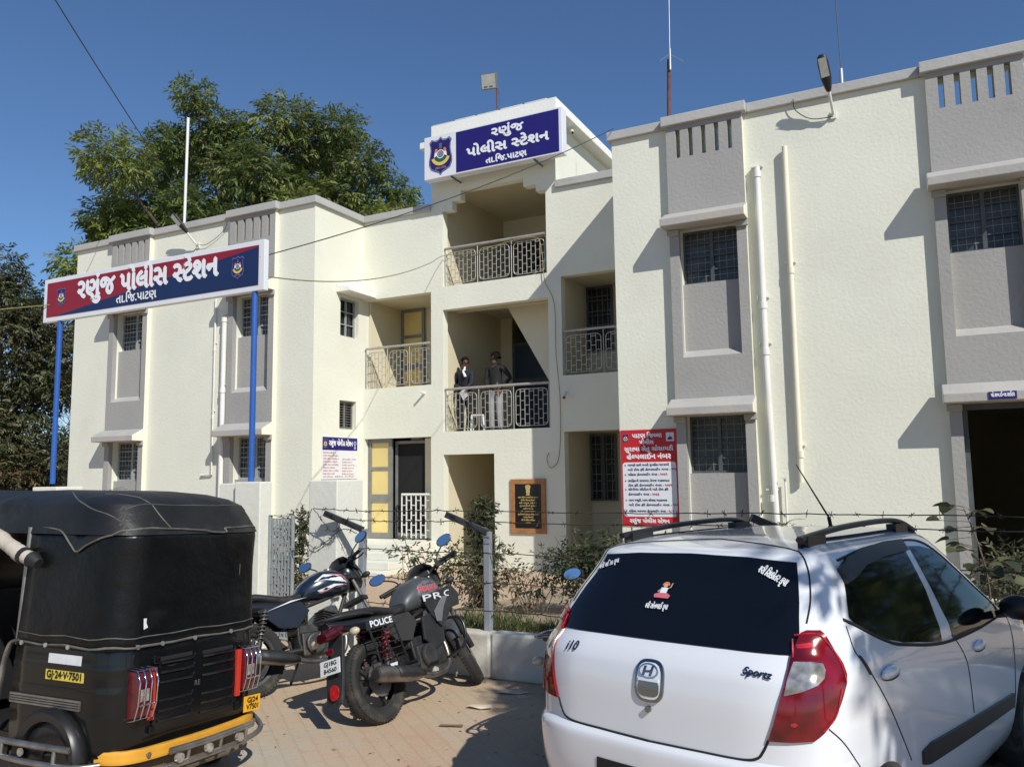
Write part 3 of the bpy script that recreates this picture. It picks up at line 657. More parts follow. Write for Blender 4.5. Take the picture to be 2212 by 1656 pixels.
# masts
t = thing('antenna_mast', 'white radio mast with a small base standing on the far wing roof', 'antenna', (-16.15, 1.0, 6.9))
m = M(); m.tube([(0, 0, 0), (.03, 0, 4.0)], .035, 8); m.build('mast', MT['pipe_white'], t, smooth=50)
t = thing('antenna_mast', 'rusty brown radio mast with a thin whip above the roof near the tower', 'antenna', (-3.87, 1.0, 6.9))
m = M(); m.tube([(0, 0, 0), (.09, 0, 2.42)], .035, 8); m.build('mast', MT['rust'], t, smooth=50)
m = M(); m.tube([(.12, -.04, 2.2), (.125, -.04, 2.6)], .022, 8); m.tube([(.125, -.04, 2.6), (.16, -.04, 4.2)], .007, 5)
for a in (0, 2.1, 4.2): m.tube([(.12, -.04, 2.5), (.12+.25*cos(a), -.04+.25*sin(a), 2.3)], .003, 4)
m.build('whip', MT['galv'], t, smooth=50)
t = thing('antenna_mast', 'short grey aerial with a long thin whip behind the near parapet', 'antenna', (-.86, .30, 6.9))
m = M(); m.tube([(0, 0, 0), (0, 0, 1.2)], .03, 8); m.build('mast', MT['galv'], t, smooth=50)
m = M(); m.tube([(0, 0, 1.2), (-.02, 0, 2.6)], .007, 5); m.build('whip', MT['cable_dark'], t)
# cameras and fittings
def cctv(loc, lab, d):
    t = thing('security_camera', lab, 'camera', loc); d = Vector(d).normalized()
    m = M(); m.tube([(0, 0, 0), d*.10], .03, 8); m.build('mount', MT['pipe_white'], t); m = M(); m.tube([d*.10+Vector((0, 0, -.02)), d*.26+Vector((0, 0, -.06))], .035, 10); m.build('body', MT['pipe_white'], t, smooth=50); m = M(); m.tube([d*.261+Vector((0, 0, -.06)), d*.268+Vector((0, 0, -.062))], .026, 10); m.build('lens', MT['black'], t)
cctv((-6.21, 2.2, 8.95), 'white round security camera under the tower roof overhang', (.4, -.8, -.35))
cctv((-6.24, 1.648, 3.42), 'small white security camera on the tower wall below the right balcony', (.3, -1, -.2))
# cables
def cable(name, P, r, mt, lab, cat='cable', sag=0, n=10):
    m = M(); m.tube(catmull(P, n), r, 5); o = m.build(name, MT[mt], None, smooth=60, loc=P[0]); return tag(o, lab, cat)
def span(a, b, sag, n=8): a, b = Vector(a), Vector(b); return [a.lerp(b, k/n)-Vector((0, 0, sag*4*(k/n)*(1-k/n))) for k in range(n+1)]
cable('overhead_cable', span((-17.6, 2, 9.6), (-12.4, -6.5, 11.3), .1)[0:9], .012, 'cable_dark', 'thin black overhead wire coming down behind the big tree')
cable('overhead_cable', span((-6.78, -6.0, 4.40), (-4.5, -.08, 7.75), .15), .007, 'cable_dark', 'thin dark wire from the gate sign to the near wing corner')
cable('yellow_cable', span((-6.72, -5.98, 4.17), (-8.95, 1.60, 6.52), .25)+[Vector(p) for p in ((-8.3, 1.66, 6.50), (-7.6, 1.66, 6.60), (-6.85, 1.66, 6.63), (-6.68, 1.62, 6.3), (-6.62, 1.60, 5.7), (-6.42, 1.60, 5.2), (-6.40, 1.60, 4.2), (-6.33, 1.60, 3.2), (-6.38, 1.60, 2.2), (-6.55, 1.59, 1.98), (-6.64, 1.60, 2.15), (-6.60, 1.62, 2.27))], .008, 'cable_yellow', 'yellow cable slung from the gate sign along the balcony rail and down the tower', n=5)
cable('overhead_cable', span((-10.6, -6.0, 4.25), (-30, -12, 5.4), .5), .008, 'cable_yellow', 'pale yellow wire leaving the left end of the gate sign')
cable('lamp_cable', [(-14.5, -.06, 7.15), (-14.2, -.05, 7.10), (-13.7, -.05, 7.32), (-13.5, -.12, 7.5)], .006, 'cable_dark', 'slack black wire feeding the lamp on the far wing')
cable('lamp_cable', [(-1.55, -.09, 7.60), (-1.52, -.06, 7.42), (-1.3, -.03, 7.25), (-.99, -.03, 7.22)], .007, 'cable_dark', 'slack black wire feeding the lamp on the near parapet')
# ================================================================ ground
def ground_mat():
    m = bpy.data.materials.new('paving'); m.use_nodes = True; t = m.node_tree; N = t.nodes; L = t.links; b = N['Principled BSDF']
    tc = N.new('ShaderNodeTexCoord'); mp = N.new('ShaderNodeMapping'); mp.inputs['Rotation'].default_value = (0, 0, R(40)); L.new(tc.outputs['Object'], mp.inputs[0])
    br = N.new('ShaderNodeTexBrick'); br.inputs['Scale'].default_value = 1; br.inputs['Brick Width'].default_value = .24; br.inputs['Row Height'].default_value = .12; br.inputs['Mortar Size'].default_value = .006; br.inputs['Mortar Smooth'].default_value = .3
    br.inputs['Color1'].default_value = (.46, .40, .31, 1); br.inputs['Color2'].default_value = (.49, .43, .335, 1); br.inputs['Mortar'].default_value = (.50, .43, .33, 1)
    L.new(mp.outputs[0], br.inputs[0])
    def noise(sc, det, ro, lo, hi):
        n = N.new('ShaderNodeTexNoise'); n.inputs['Scale'].default_value = sc; n.inputs['Detail'].default_value = det; n.inputs['Roughness'].default_value = ro; L.new(tc.outputs['Object'], n.inputs[0])
        r = N.new('ShaderNodeMapRange'); r.inputs[1].default_value = lo; r.inputs[2].default_value = hi; L.new(n.outputs[0], r.inputs[0]); return r.outputs[0]
    def mix(f, a, c):
        x = N.new('ShaderNodeMix'); x.data_type = 'RGBA'
        L.new(f, x.inputs[0])
        for s_, q in ((6, a), (7, c)):
            if isinstance(q, tuple): x.inputs[s_].default_value = (*q, 1)
            else: L.new(q, x.inputs[s_])
        return x.outputs[2]
    # bands of reddish blocks
    sp = N.new('ShaderNodeSeparateXYZ'); L.new(mp.outputs[0], sp.inputs[0])
    wv = N.new('ShaderNodeMath'); wv.operation = 'SINE'; mu = N.new('ShaderNodeMath'); mu.operation = 'MULTIPLY'; mu.inputs[1].default_value = 4.36; L.new(sp.outputs[1], mu.inputs[0]); L.new(mu.outputs[0], wv.inputs[0])
    gt = N.new('ShaderNodeMath'); gt.operation = 'GREATER_THAN'; gt.inputs[1].default_value = .35; L.new(wv.outputs[0], gt.inputs[0])
    red = N.new('ShaderNodeMix'); red.data_type = 'RGBA'; red.blend_type = 'MULTIPLY'; L.new(gt.outputs[0], red.inputs[0]); L.new(br.outputs[0], red.inputs[6]); red.inputs[7].default_value = (1.08, .80, .72, 1)
    c = mix(noise(1.3, 10, .6, .36, .56), red.outputs[2], (.52, .39, .27))       # blown sand
    # sand drift near the low wall
    so = N.new('ShaderNodeSeparateXYZ'); L.new(tc.outputs['Object'], so.inputs[0])
    dr = N.new('ShaderNodeMapRange'); dr.inputs[1].default_value = -8.3; dr.inputs[2].default_value = -7.0; L.new(so.outputs[1], dr.inputs[0])
    n5 = noise(2.2, 8, .6, .25, .6); ml = N.new('ShaderNodeMath'); ml.operation = 'MULTIPLY'; L.new(dr.outputs[0], ml.inputs[0]); L.new(n5, ml.inputs[1])
    c = mix(ml.outputs[0], c, (.52, .385, .255))
    c = mix(noise(9, 8, .7, .58, .75), c, (.40, .32, .24))
    c = mix(noise(55, 4, .7, .64, .72), c, (.62, .56, .46))
    L.new(c, b.inputs['Base Color']); b.inputs['Roughness'].default_value = .95; b.inputs['Specular IOR Level'].default_value = .2
    h = N.new('ShaderNodeTexNoise'); h.inputs['Scale'].default_value = 38; h.inputs['Detail'].default_value = 7; h.inputs['Roughness'].default_value = .7; L.new(tc.outputs['Object'], h.inputs[0])
    ad = N.new('ShaderNodeMath'); ad.operation = 'ADD'; mv = N.new('ShaderNodeMath'); mv.operation = 'MULTIPLY'; mv.inputs[1].default_value = -.5; L.new(br.outputs[1], mv.inputs[0]); L.new(h.outputs[0], ad.inputs[0]); L.new(mv.outputs[0], ad.inputs[1])
    bu = N.new('ShaderNodeBump'); bu.inputs['Strength'].default_value = .8; bu.inputs['Distance'].default_value = .012; L.new(ad.outputs[0], bu.inputs['Height']); L.new(bu.outputs[0], b.inputs['Normal'])
    return m
m = M(); m.add([(-500, -500, 0), (500, -500, 0), (500, 500, 0), (-500, 500, 0)], [(0, 1, 2, 3)])
m.build('ground', ground_mat(), None, kind='structure')
# ================================================================ boundary
mk('wall_low', (.66, .635, .565), .9, var=.08, vs=1.6, bump=.5, bs=14, bd=.012, dirt=(.42, .36, .28), ds=1.4, dth=.52)
mk('soil', (.34, .26, .18), .95, var=.25, vs=4, bump=.8, bs=18, bd=.03)
mk('post_gray', (.30, .32, .345), .5, .2, var=.15, vs=5, dirt=(.20, .14, .10), ds=3, dth=.62)
mk('arm_black', (.015, .015, .018), .5, var=.3, vs=8)
mk('wire', (.07, .05, .04), .6, .4, var=.2)
mk('gate_gray', (.27, .29, .30), .5, .1, var=.12, vs=4, dirt=(.20, .17, .14), ds=3, dth=.6)
t = thing('garden_wall', 'low white plastered retaining wall in front of the garden bed', 'wall', (-2, -6.1, 0))
m = M(); m.box(-3.0, -1.715, -.06, .12, 0, .405); m.box(-1.70, 8, -.06, .12, 0, .41)
m.parts('wall', MT['wall_low'], t, bevel=.02)
m = M(); m.box(-1.7145, -1.7005, -.045, .12, 0, .40); m.build('joint', MT['wall_low'], t)
m = M(); n = 40; pts = []
rr = random.Random(11)
rows = [[(-5.0+13*i/n, -5.979+.62*j, .385+rr.uniform(-.02, .03)-.028*j) for i in range(n+1)] for j in range(10)]
m.loft(rows, 0, None, cap=False, open_ring=True); m.build('soil', MT['soil'], None, smooth=60, kind='structure')
def pillar(name, x0, x1, y0, y1, h, lab):
    t = thing(name, lab, 'pillar', ((x0+x1)/2, (y0+y1)/2, 0)); m = M(); a, b = (x1-x0)/2, (y1-y0)/2
    m.box(-a, a, -b, b, 0, h); m.build('shaft', MT['white_wall'], t, bevel=.012); return t
pillar('gate_pillar', -6.99, -6.61, -6.1, -5.915, 1.815, 'white gate pillar carrying the near blue sign pole beside the grey gate')
pillar('gate_pillar', -10.62, -10.12, -6.1, -5.72, 1.78, 'white gate pillar under the far blue sign pole')
t = pillar('gate_pillar', -5.915, -5.54, -6.1, -5.66, 1.825, 'white gate pillar behind the parked motorcycles with a post shadow on it')
t = thing('boundary_wall', 'white boundary wall stub joined to the near sign pole pillar', 'wall', (-7.15, -5.9, 0)); m = M(); m.box(-.14, .159, -.14, .1, 0, 1.80); m.build('wall', MT['white_wall'], t, bevel=.01)
t = thing('boundary_wall', 'white boundary wall running off left from the far gate pillar', 'wall', (-14, -5.95, 0)); m = M(); m.box(-8, 3.379, -.1, .1, 0, 1.6); m.build('wall', MT['white_wall'], t, bevel=.01)
# wicket gate
t = thing('wicket_gate', 'grey steel wicket gate with staggered vertical bars between white pillars', 'gate', (-6.43, -5.95, 0))
m = M(); x0, x1, z0, z1 = -.16, .165, .12, 1.44
m.tube([(x0, 0, z0), (x0, 0, z1), (x1, 0, z1), (x1, 0, z0), ], .022, 8); m.tube([(x0, 0, z0), (x1, 0, z0)], .02, 8); m.build('gate_frame', MT['gate_gray'], t, smooth=50)
m = M(); n = 7; rr = random.Random(2)
for k in range(1, n):
    x = x0+(x1-x0)*k/n; m.box(x-.014, x+.004, -.012, .012, z0, z1-.03)
for k in range(n):
    for i in range(7): z = z0+(z1-z0)*((i+.35+.5*(k % 2))/7.6); m.box(x0+(x1-x0)*k/n, x0+(x1-x0)*(k+1)/n, -.014, .014, z-.008, z+.008)
m.build('bars', MT['gate_gray'], t)
# fence posts and barbed wire
FP = []
def fence_post(x, lab, lean=0):
    t = thing('fence_post', lab, 'fence post', (x, -6.03, .0), 0, 'angled steel fence posts along the low wall')
    m = M(); z1 = 1.32; m.box(-.032, .032, -.032, .032, .36, z1, 0, Matrix.Translation((0, 0, 0)) @ Matrix.Shear('XY', 4, (lean, 0)) if lean else None); m.build('post', MT['post_gray'], t, bevel=.004)
    T = frame((lean*z1, 0, z1-.01), Vector((-.36, -.22, .19)), Vector((0, 0, 1)))
    m = M(); m.box(0, .44, -.03, .03, -.03, .03, 0, T); m.build('arm', MT['arm_black'], t, bevel=.003)
    FP.append((x, lean))
fence_post(-5.29, 'grey fence post with black bent arm beside the wicket gate pillar', .03); fence_post(-3.79, 'grey fence post with black bent arm behind the police motorcycle')
fence_post(-.95, 'grey fence post with bent arm hidden behind the white car', 0); fence_post(3.3, 'grey fence post with bent arm by the dark doorway', 0)
def barb(P, lab, sd):
    r = random.Random(sd); pts = []
    P = [Vector(p) for p in P]
    m = M()
    fine = catmull(P, 12)
    fine = [p+Vector((r.uniform(-.004, .004), r.uniform(-.004, .004), r.uniform(-.006, .006))) for p in fine]
    m.tube(fine, .0042, 4)
    L = 0
    for a, b in zip(fine, fine[1:]):
        L += (b-a).length
        if L > .13:
            L = 0
            for _ in range(3):
                d = rdir(r)*.032; m.tube([b-d, b+d], .003, 3)
    o = m.build('barbed_wire', MT['wire'], None, loc=P[0]); return tag(o, lab, 'barbed wire', 'barbed wire strands of the garden fence')
def strand(dx, dy, z, lab, sd, x0=-5.29, sg=.02):
    P = [(x0+dx, -6.03+dy, z)]
    for a, b in ((x0, -3.79), (-3.79, -.95), (-.95, 3.3)):
        P += [(a+(b-a)*.5+dx, -6.03+dy, z-sg), (b+dx, -6.03+dy, z-.01)]
    return barb(P, lab, sd)
strand(-.40, -.25, 1.535, 'topmost barbed wire strand at the arm tips', 1); strand(-.2, -.14, 1.43, 'barbed wire strand along the middle of the post arms', 2)
strand(0, -.035, 1.13, 'barbed wire strand just under the post bends', 3); strand(0, -.035, .86, 'barbed wire strand at mid height of the posts', 4); strand(0, -.035, .60, 'lowest barbed wire strand just over the grass', 5)
barb([(-5.72, -6.28, 1.53), (-5.85, -6.20, 1.42), (-5.98, -6.16, 1.33), (-5.95, -6.14, 1.22), (-5.80, -6.13, 1.12), (-5.6, -6.14, 1.22), (-5.45, -6.12, 1.32), (-5.3, -6.07, 1.28)], 'loose coil of barbed wire hanging from the first fence post arm', 6)
barb([(-5.70, -6.28, 1.54), (-5.62, -6.22, 1.40), (-5.52, -6.2, 1.30), (-5.42, -6.2, 1.36), (-5.5, -6.2, 1.45)], 'small tangle of barbed wire at the tip of the first post arm', 7)
# ================================================================ the white hatchback
from mathutils.bvhtree import BVHTree
from mathutils.geometry import delaunay_2d_cdt
YR = [(.18, .10), (.25, .03), (.38, -.06), (.50, -.088), (.62, -.094), (.648, -.09), (.662, -.078), (.672, -.058), (.74, -.055), (.86, -.05), (.97, -.03), (1.035, .01), (1.065, .045), (1.22, .180), (1.405, .343), (1.428, .350), (1.444, .364), (1.462, .42), (1.477, .50), (1.492, .64), (1.503, .82), (1.511, 1.05), (1.515, 1.3)]
WD = [(.18, .70), (.25, .745), (.35, .775), (.45, .788), (.60, .794), (.80, .797), (.95, .790), (1.02, .778), (1.08, .752), (1.2, .700), (1.35, .635), (1.42, .600), (1.444, .582), (1.462, .555), (1.477, .525), (1.492, .47), (1.503, .38), (1.511, .25), (1.515, .05)]
YF = [(.18, 3.42), (.3, 3.50), (.5, 3.54), (.68, 3.50), (.78, 3.40), (.86, 3.20), (.93, 2.95), (.97, 2.85), (1.0, 2.77), (1.2, 2.46), (1.4, 2.14), (1.44, 2.06), (1.462, 2.0), (1.477, 1.93), (1.492, 1.83), (1.503, 1.70), (1.511, 1.52), (1.515, 1.36)]
KC = [(.18, 1), (1.04, 1), (1.14, .55), (1.42, .5), (1.515, .6)]
def car_section(z, n=5):
    yr, w_, yf, k = smoothtab(YR, z), smoothtab(WD, z), smoothtab(YF, z), smoothtab(KC, z)
    L = yf-yr; q = min(1, L/2.4)
    H = [(0, yr), (.34*w_, yr+.008*k*q), (.62*w_, yr+.026*k*q), (.82*w_, yr+.075*k*q), (.93*w_, yr+.165*k*q), (.985*w_, yr+.36*k*q), (1.0*w_, yr+.30*L), (1.0*w_, yr+.52*L), (.985*w_, yr+.74*L), (.93*w_, yf-.14*L*.6), (.72*w_, yf-.035*L), (.36*w_, yf-.006*L), (0, yf)]
    C = catmull([(a, b, 0) for a, b in H], n)
    right = [Vector((p.x, p.y, z)) for p in C]
    return right+[Vector((-p.x, p.y, z)) for p in right[-2:0:-1]]
def car_zs():
    zs = []
    for a, b, n in ((.18, .36, 4), (.36, .62, 5), (.62, .675, 6), (.675, .96, 8), (.96, 1.08, 8), (1.08, 1.40, 10), (1.40, 1.46, 8), (1.46, 1.515, 11)):
        zs += [a+(b-a)*k/n for k in range(n)]
    return zs+[1.515]
def car_body_mesh():
    m = M(); m.loft([car_section(z) for z in car_zs()]); return m
CAR_LOC, CAR_RZ, CAR_ROLL = (-1.14, -9.32, .02), -17.5, -1.2
CARM = Matrix.Translation(CAR_LOC) @ Matrix.Rotation(R(CAR_RZ), 4, 'Z') @ Matrix.Rotation(R(CAR_ROLL), 4, 'Y')
#ENDBODY
def boundary_resample(P, sp):
    out = []
    for a, b in zip(P, P[1:]+P[:1]):
        n = max(1, int((b-a).length/sp))
        out += [a.lerp(b, k/n) for k in range(n)]
    return out
def inside(p, poly):
    c = False; n = len(poly)
    for i in range(n):
        a, b = poly[i], poly[i-1]
        if (a.y > p.y) != (b.y > p.y) and p.x < (b.x-a.x)*(p.y-a.y)/(b.y-a.y)+a.x: c = not c
    return c
def decal(name, pts, d, eps, mats, parent, bvh, sp=.035, skirt=0, mirror=False, smooth=60, round_=0, mi=0, build=True, m=None):
    """a sheet cut to the outline pts, laid on the surface found along direction d, eps proud of it"""
    d = Vector(d).normalized(); u = d.orthogonal().normalized() if abs(d.z) > .9 else d.cross(Vector((0, 0, 1))).normalized(); v = u.cross(d).normalized()
    P = [Vector(p) for p in pts]
    if round_: P = catmull(P, round_, True)
    P2 = [Vector((p.dot(u), p.dot(v))) for p in P]; w0 = min(p.dot(d) for p in P)-1.5
    B = boundary_resample(P2, sp); pts2 = list(B); nb = len(B)
    x0, x1 = min(p.x for p in B), max(p.x for p in B); y0, y1 = min(p.y for p in B), max(p.y for p in B)
    y = y0+sp*.5
    while y < y1:
        x = x0+sp*.5
        while x < x1:
            p = Vector((x, y))
            if inside(p, B) and min((p-q).length for q in B) > sp*.45: pts2.append(p)
            x += sp
        y += sp
    vs, es, fs, *_ = delaunay_2d_cdt(pts2, [(i, (i+1) % nb) for i in range(nb)], [], 1, 1e-5)
    V_ = []; last = None
    for p in vs:
        o = u*p.x+v*p.y+d*w0; l, n, i, ds = bvh.ray_cast(o, d)
        if l is None:
            l, n, i, ds = bvh.find_nearest(o+d*1.5 if last is None else u*p.x+v*p.y+d*last.dot(d))
        if n.dot(d) > 0: n = -n
        last = l; V_.append((l, n))
    top = [l+n*eps for l, n in V_]; faces = [tuple(f) for f in fs]
    if skirt:
        ed = {}
        for f in faces:
            for a, b in zip(f, f[1:]+f[:1]): ed[(a, b)] = 1
        k = len(top); idx = {}
        for a, b in list(ed):
            if (b, a) not in ed:
                for q in (a, b):
                    if q not in idx: idx[q] = len(top); top.append(V_[q][0]-V_[q][1]*skirt)
                faces.append((b, a, idx[a], idx[b]))
    if mirror: top = [Vector((-p.x, p.y, p.z)) for p in top]
    mm = m or M(); mm.add(top, faces, mi)
    return mm.build(name, mats, parent, smooth=smooth) if build else mm
def seam(m, pts, d, bvh, r=.003, mirror=False, n=6, out=.0005, mi=0):
    d = Vector(d).normalized(); Q = []
    for p in catmull(pts, n):
        l, nn, i, ds = bvh.ray_cast(p-d*.6, d)
        if l is None: continue
        if nn.dot(d) > 0: nn = -nn
        Q.append(l+nn*out)
    if mirror: Q = [Vector((-p.x, p.y, p.z)) for p in Q]
    if len(Q) > 1: m.tube(Q, r, 5, mi)
    return m
def boolean_cut(o, cutters):
    tmp = []
    for c in cutters:
        b = c.build('cut', [MT['black']], None); tmp.append(b)
        md = o.modifiers.new('b', 'BOOLEAN'); md.object = b; md.operation = 'DIFFERENCE'; md.solver = 'EXACT'
        b.matrix_world = mw(o)
    bpy.context.view_layer.update(); dg = bpy.context.evaluated_depsgraph_get()
    me = bpy.data.meshes.new_from_object(o.evaluated_get(dg)); o.modifiers.clear(); old = o.data; o.data = me
    for b in tmp: bpy.data.objects.remove(b)
    return o
mk('car_white', (.74, .755, .785), .22, var=.012, vs=2, coat=1.0, dirt=(.62, .60, .56), ds=1.3, dth=.66)
mk('car_glass', (.004, .005, .008), .04, spec=.55, var=.1)
mk('car_tint', (.003, .0035, .005), .06, spec=.4, var=.2)
mk('rubber', (.012, .012, .013), .6, var=.2)
mk('plastic_black', (.014, .014, .015), .38, var=.15, vs=6)
mk('tyre', (.022, .021, .020), .85, var=.25, vs=9, dirt=(.10, .085, .065), ds=6, dth=.55)
mk('lamp_red', (.14, .003, .008), .14, coat=.6, var=.55, vs=9)
mk('lamp_red_bright', (.42, .015, .02), .15, coat=1, var=.4, vs=30)  # brighter red: glow painted on car lamps, own colour on the bike reflector
mk('lamp_clear', (.42, .40, .37), .12, .55, coat=1, var=.5, vs=28)
mk('chrome', (.62, .63, .65), .12, 1.0, var=.08)
mk('chrome_dark', (.25, .26, .27), .2, 1.0, var=.15)
mk('alloy', (.5, .51, .52), .35, .8, var=.1)
mk('seam', (.01, .01, .011), .8)
def build_car():
    t = thing('parked_car', 'white small hatchback with dark tinted glass and black roof rails, parked rear first', 'car', CAR_LOC)
    t.rotation_euler = (0, R(CAR_ROLL), R(CAR_RZ))
    bm_ = car_body_mesh(); bvh = BVHTree.FromPolygons(bm_.v, bm_.f)
    body = bm_.build('body', [MT['car_white']], t)
    WY = ((.50, .295), (2.88, .295)); cuts = []
    for wy, wr in WY:
        for sx in (1, -1):
            c = M(); c.tube([(sx*.52, wy, .275), (sx*1.0, wy, .275)], .325, 40); cuts.append(c)
    boolean_cut(body, cuts)
    # split the rear bumper off the shell
    me = body.data; vs = [v.co.copy() for v in me.vertices]; bf, rf = M(), M()
    remap = [dict(), dict()]
    for f in me.polygons:
        k = 0 if (f.center.z < .673 and f.center.y < .20) else 1; mm = (bf, rf)[k]; ids = []
        for q in f.vertices:
            if q not in remap[k]: remap[k][q] = len(mm.v); mm.v.append(vs[q])
            ids.append(remap[k][q])
        mm.f.append(tuple(ids)); mm.m.append(0)
    bpy.data.objects.remove(body)
    body = rf.build('body', [MT['car_white']], t, smooth=38); bump = bf.build('bumper', [MT['car_white']], t, smooth=38)
    RE, SI, DG = (0, 1, 0), (-1, 0, 0), (-.55, .83, -.05)
    # rear window
    R_ = [(.0, .36, 1.440), (.30, .36, 1.434), (.525, .39, 1.418), (.548, .34, 1.344), (.582, .26, 1.26), (.615, .18, 1.157), (.617, .15, 1.12), (.605, .112, 1.073), (.34, .07, 1.076), (0, .06, 1.076)]
    full = R_+[(-a, b, c) for a, b, c in R_[-2:0:-1]]
    decal('rear_window', full, RE, .004, MT['car_glass'], t, bvh, .04, .02)
    # tail lamps
    LP = [(.618, .178, 1.150), (.640, .19, 1.160), (.679, .228, 1.159), (.695, .227, 1.145), (.72, .243, 1.085), (.746, .251, 1.035), (.760, .244, .998), (.763, .226, .965), (.762, .192, .925), (.757, .158, .884), (.745, .124, .841), (.727, .086, .804), (.70, .056, .776), (.63, .009, .768), (.549, -.017, .764), (.569, -.01, .821), (.596, .015, .93), (.612, .10, 1.075)]
    CL = [(.622, .091, 1.046), (.679, .134, 1.046), (.704, .16, 1.040), (.715, .153, 1.020), (.717, .132, .994), (.705, .098, .974), (.664, .049, .951), (.610, .016, .935), (.617, .047, 1.001)]
    for mir in (False, True):
        l = decal('tail_lamp', LP, DG, .014, [MT['lamp_red']], t, bvh, .022, .03, mir)
        decal('clear_lens', CL, DG, .017, [MT['lamp_clear']], l, bvh, .02, .004, mir)
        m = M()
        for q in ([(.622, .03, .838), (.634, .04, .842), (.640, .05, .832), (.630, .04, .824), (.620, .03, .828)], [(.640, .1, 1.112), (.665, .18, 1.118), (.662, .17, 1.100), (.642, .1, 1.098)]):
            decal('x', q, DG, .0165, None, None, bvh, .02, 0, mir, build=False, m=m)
        m.parts('lamp_glow_spot', [MT['lamp_red_bright']], l)  # glow spots put into the colour as brighter red patches
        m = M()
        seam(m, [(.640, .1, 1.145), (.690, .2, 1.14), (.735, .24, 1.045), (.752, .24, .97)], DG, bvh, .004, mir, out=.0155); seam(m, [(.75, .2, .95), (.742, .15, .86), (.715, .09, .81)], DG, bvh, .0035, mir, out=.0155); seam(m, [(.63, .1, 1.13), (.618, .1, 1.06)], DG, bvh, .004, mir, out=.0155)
        m.parts('lamp_edge_glint', [MT['lamp_red_bright']], l, smooth=60)  # edge glints painted as thin strips of brighter red
    # panel gaps
    g = M()
    G = [(.0, -.06, .672), (.25, -.055, .674), (.43, -.045, .676), (.50, -.03, .690), (.528, -.023, .722), (.548, -.017, .764)]
    for mir in (False, True):
        seam(g, G, RE, bvh, .0055, mir)
        seam(g, [(.74, .11, .813), (.765, .16, .765), (.78, .22, .70), (.79, .29, .62)], SI, bvh, .0028, mir)
        seam(g, [(.712, .41, 1.16), (.738, .39, 1.095), (.765, .40, 1.035), (.786, .483, .939), (.794, .623, .775), (.792, .80, .54)], SI, bvh, .003, mir)
        seam(g, [(.79, 1.50, .975), (.79, 1.60, .90), (.797, 1.68, .79), (.797, 1.72, .55)], SI, bvh, .003, mir)
        seam(g, [(.78, 2.62, .94), (.79, 2.62, .70), (.79, 2.55, .40)], SI, bvh, .003, mir)
        seam(g, [(.5, .455, 1.461), (.30, .53, 1.48), (.0, .64, 1.49)], (0, 0, -1), bvh, .004, mir)
        seam(g, [(.64, .20, 1.19), (.60, .32, 1.27), (.565, .40, 1.36), (.545, .42, 1.42), (.50, .46, 1.46)], DG, bvh, .004, mir)
    g.parts('panel_gap', MT['seam'], t, smooth=60)
    # side glass
    RD = [(.7, .47, 1.187), (.67, .535, 1.262), (.634, .60, 1.345), (.61, .66, 1.385), (.60, .80, 1.405), (.59, 1.05, 1.418), (.585, 1.45, 1.412), (.70, 1.44, 1.20), (.785, 1.345, .99), (.787, 1.335, .965), (.77, .87, 1.03), (.755, .70, 1.068), (.74, .60, 1.105), (.72, .50, 1.150)]
    FD = [(.6, 1.535, 1.41), (.6, 1.70, 1.400), (.6, 1.86, 1.37), (.65, 1.99, 1.29), (.7, 2.13, 1.19), (.72, 2.28, 1.09), (.75, 2.42, 1.0), (.76, 2.46, .955), (.785, 1.8, .950), (.786, 1.505, .958), (.70, 1.53, 1.2)]
    VS = [(.62, .575, 1.375), (.60, .70, 1.412), (.59, .90, 1.432), (.58, 1.20, 1.444), (.58, 1.46, 1.440), (.60, 1.46, 1.39), (.61, 1.10, 1.385), (.615, .85, 1.365), (.63, .68, 1.325), (.645, .58, 1.31)]
    for mir in (False, True):
        decal('side_window', RD, SI, .003, [MT['car_tint']], t, bvh, .04, .01, mir); decal('side_window', FD, SI, .003, [MT['car_tint']], t, bvh, .04, .01, mir)
        decal('window_visor', VS, SI, .022, [MT['plastic_black']], t, bvh, .04, .018, mir)
        g = M(); seam(g, [(.7, .41, 1.185), (.72, .50, 1.148), (.755, .70, 1.062), (.77, .87, 1.022), (.787, 1.35, .958), (.786, 1.9, .943), (.76, 2.46, .948)], SI, bvh, .008, mir); seam(g, [(.61, .62, 1.41), (.59, 1.0, 1.44), (.585, 1.5, 1.442), (.6, 1.75, 1.42), (.63, 1.93, 1.35), (.7, 2.17, 1.19), (.75, 2.46, .98)], SI, bvh, .007, mir); g.parts('window_seal', MT['rubber'], t, smooth=60)
        ML = [(.79, .93, .545), (.79, 1.05, .560), (.79, 2.5, .50), (.79, 2.5, .425), (.79, 1.0, .475), (.79, .93, .49)]
        decal('side_moulding', ML, SI, .014, [MT['plastic_black']], t, bvh, .05, .01, mir)
        sx = -1 if mir else 1
        for hy, hz in ((.63, .945), (1.90, .765+.10)):
            m = M(); m.ell((sx*.80, hy, hz), .020, .10, .028, 14, 8); h = m.build('door_handle', MT['car_white'], t, smooth=60)
            m = M(); m.ell((sx*.797, hy+.01, hz-.018), .018, .085, .016, 12, 6); m.build('recess', MT['seam'], h, smooth=60)
        m = M(); seam(m, [(.78, .40, 1.043), (.79, .447, .968)], SI, bvh, .009, mir); m.build('reflector', MT['plastic_black'], t, smooth=60)  # thin black strip accenting the rear door gap, no reflector
        # roof rail
        g = M(); seam(g, [(.49, .50, 1.468), (.475, .66, 1.48), (.49, 1.1, 1.49), (.49, 1.65, 1.48), (.50, 1.95, 1.45)], (0, 0, -1), bvh, .012, mir); g.build('roof_gutter', MT['rubber'], t, smooth=60)
        m = M(); P = [(sx*.50, .48, 1.508), (sx*.492, .60, 1.518), (sx*.487, 1.0, 1.540), (sx*.487, 1.5, 1.545), (sx*.495, 1.74, 1.527), (sx*.505, 1.90, 1.475)]
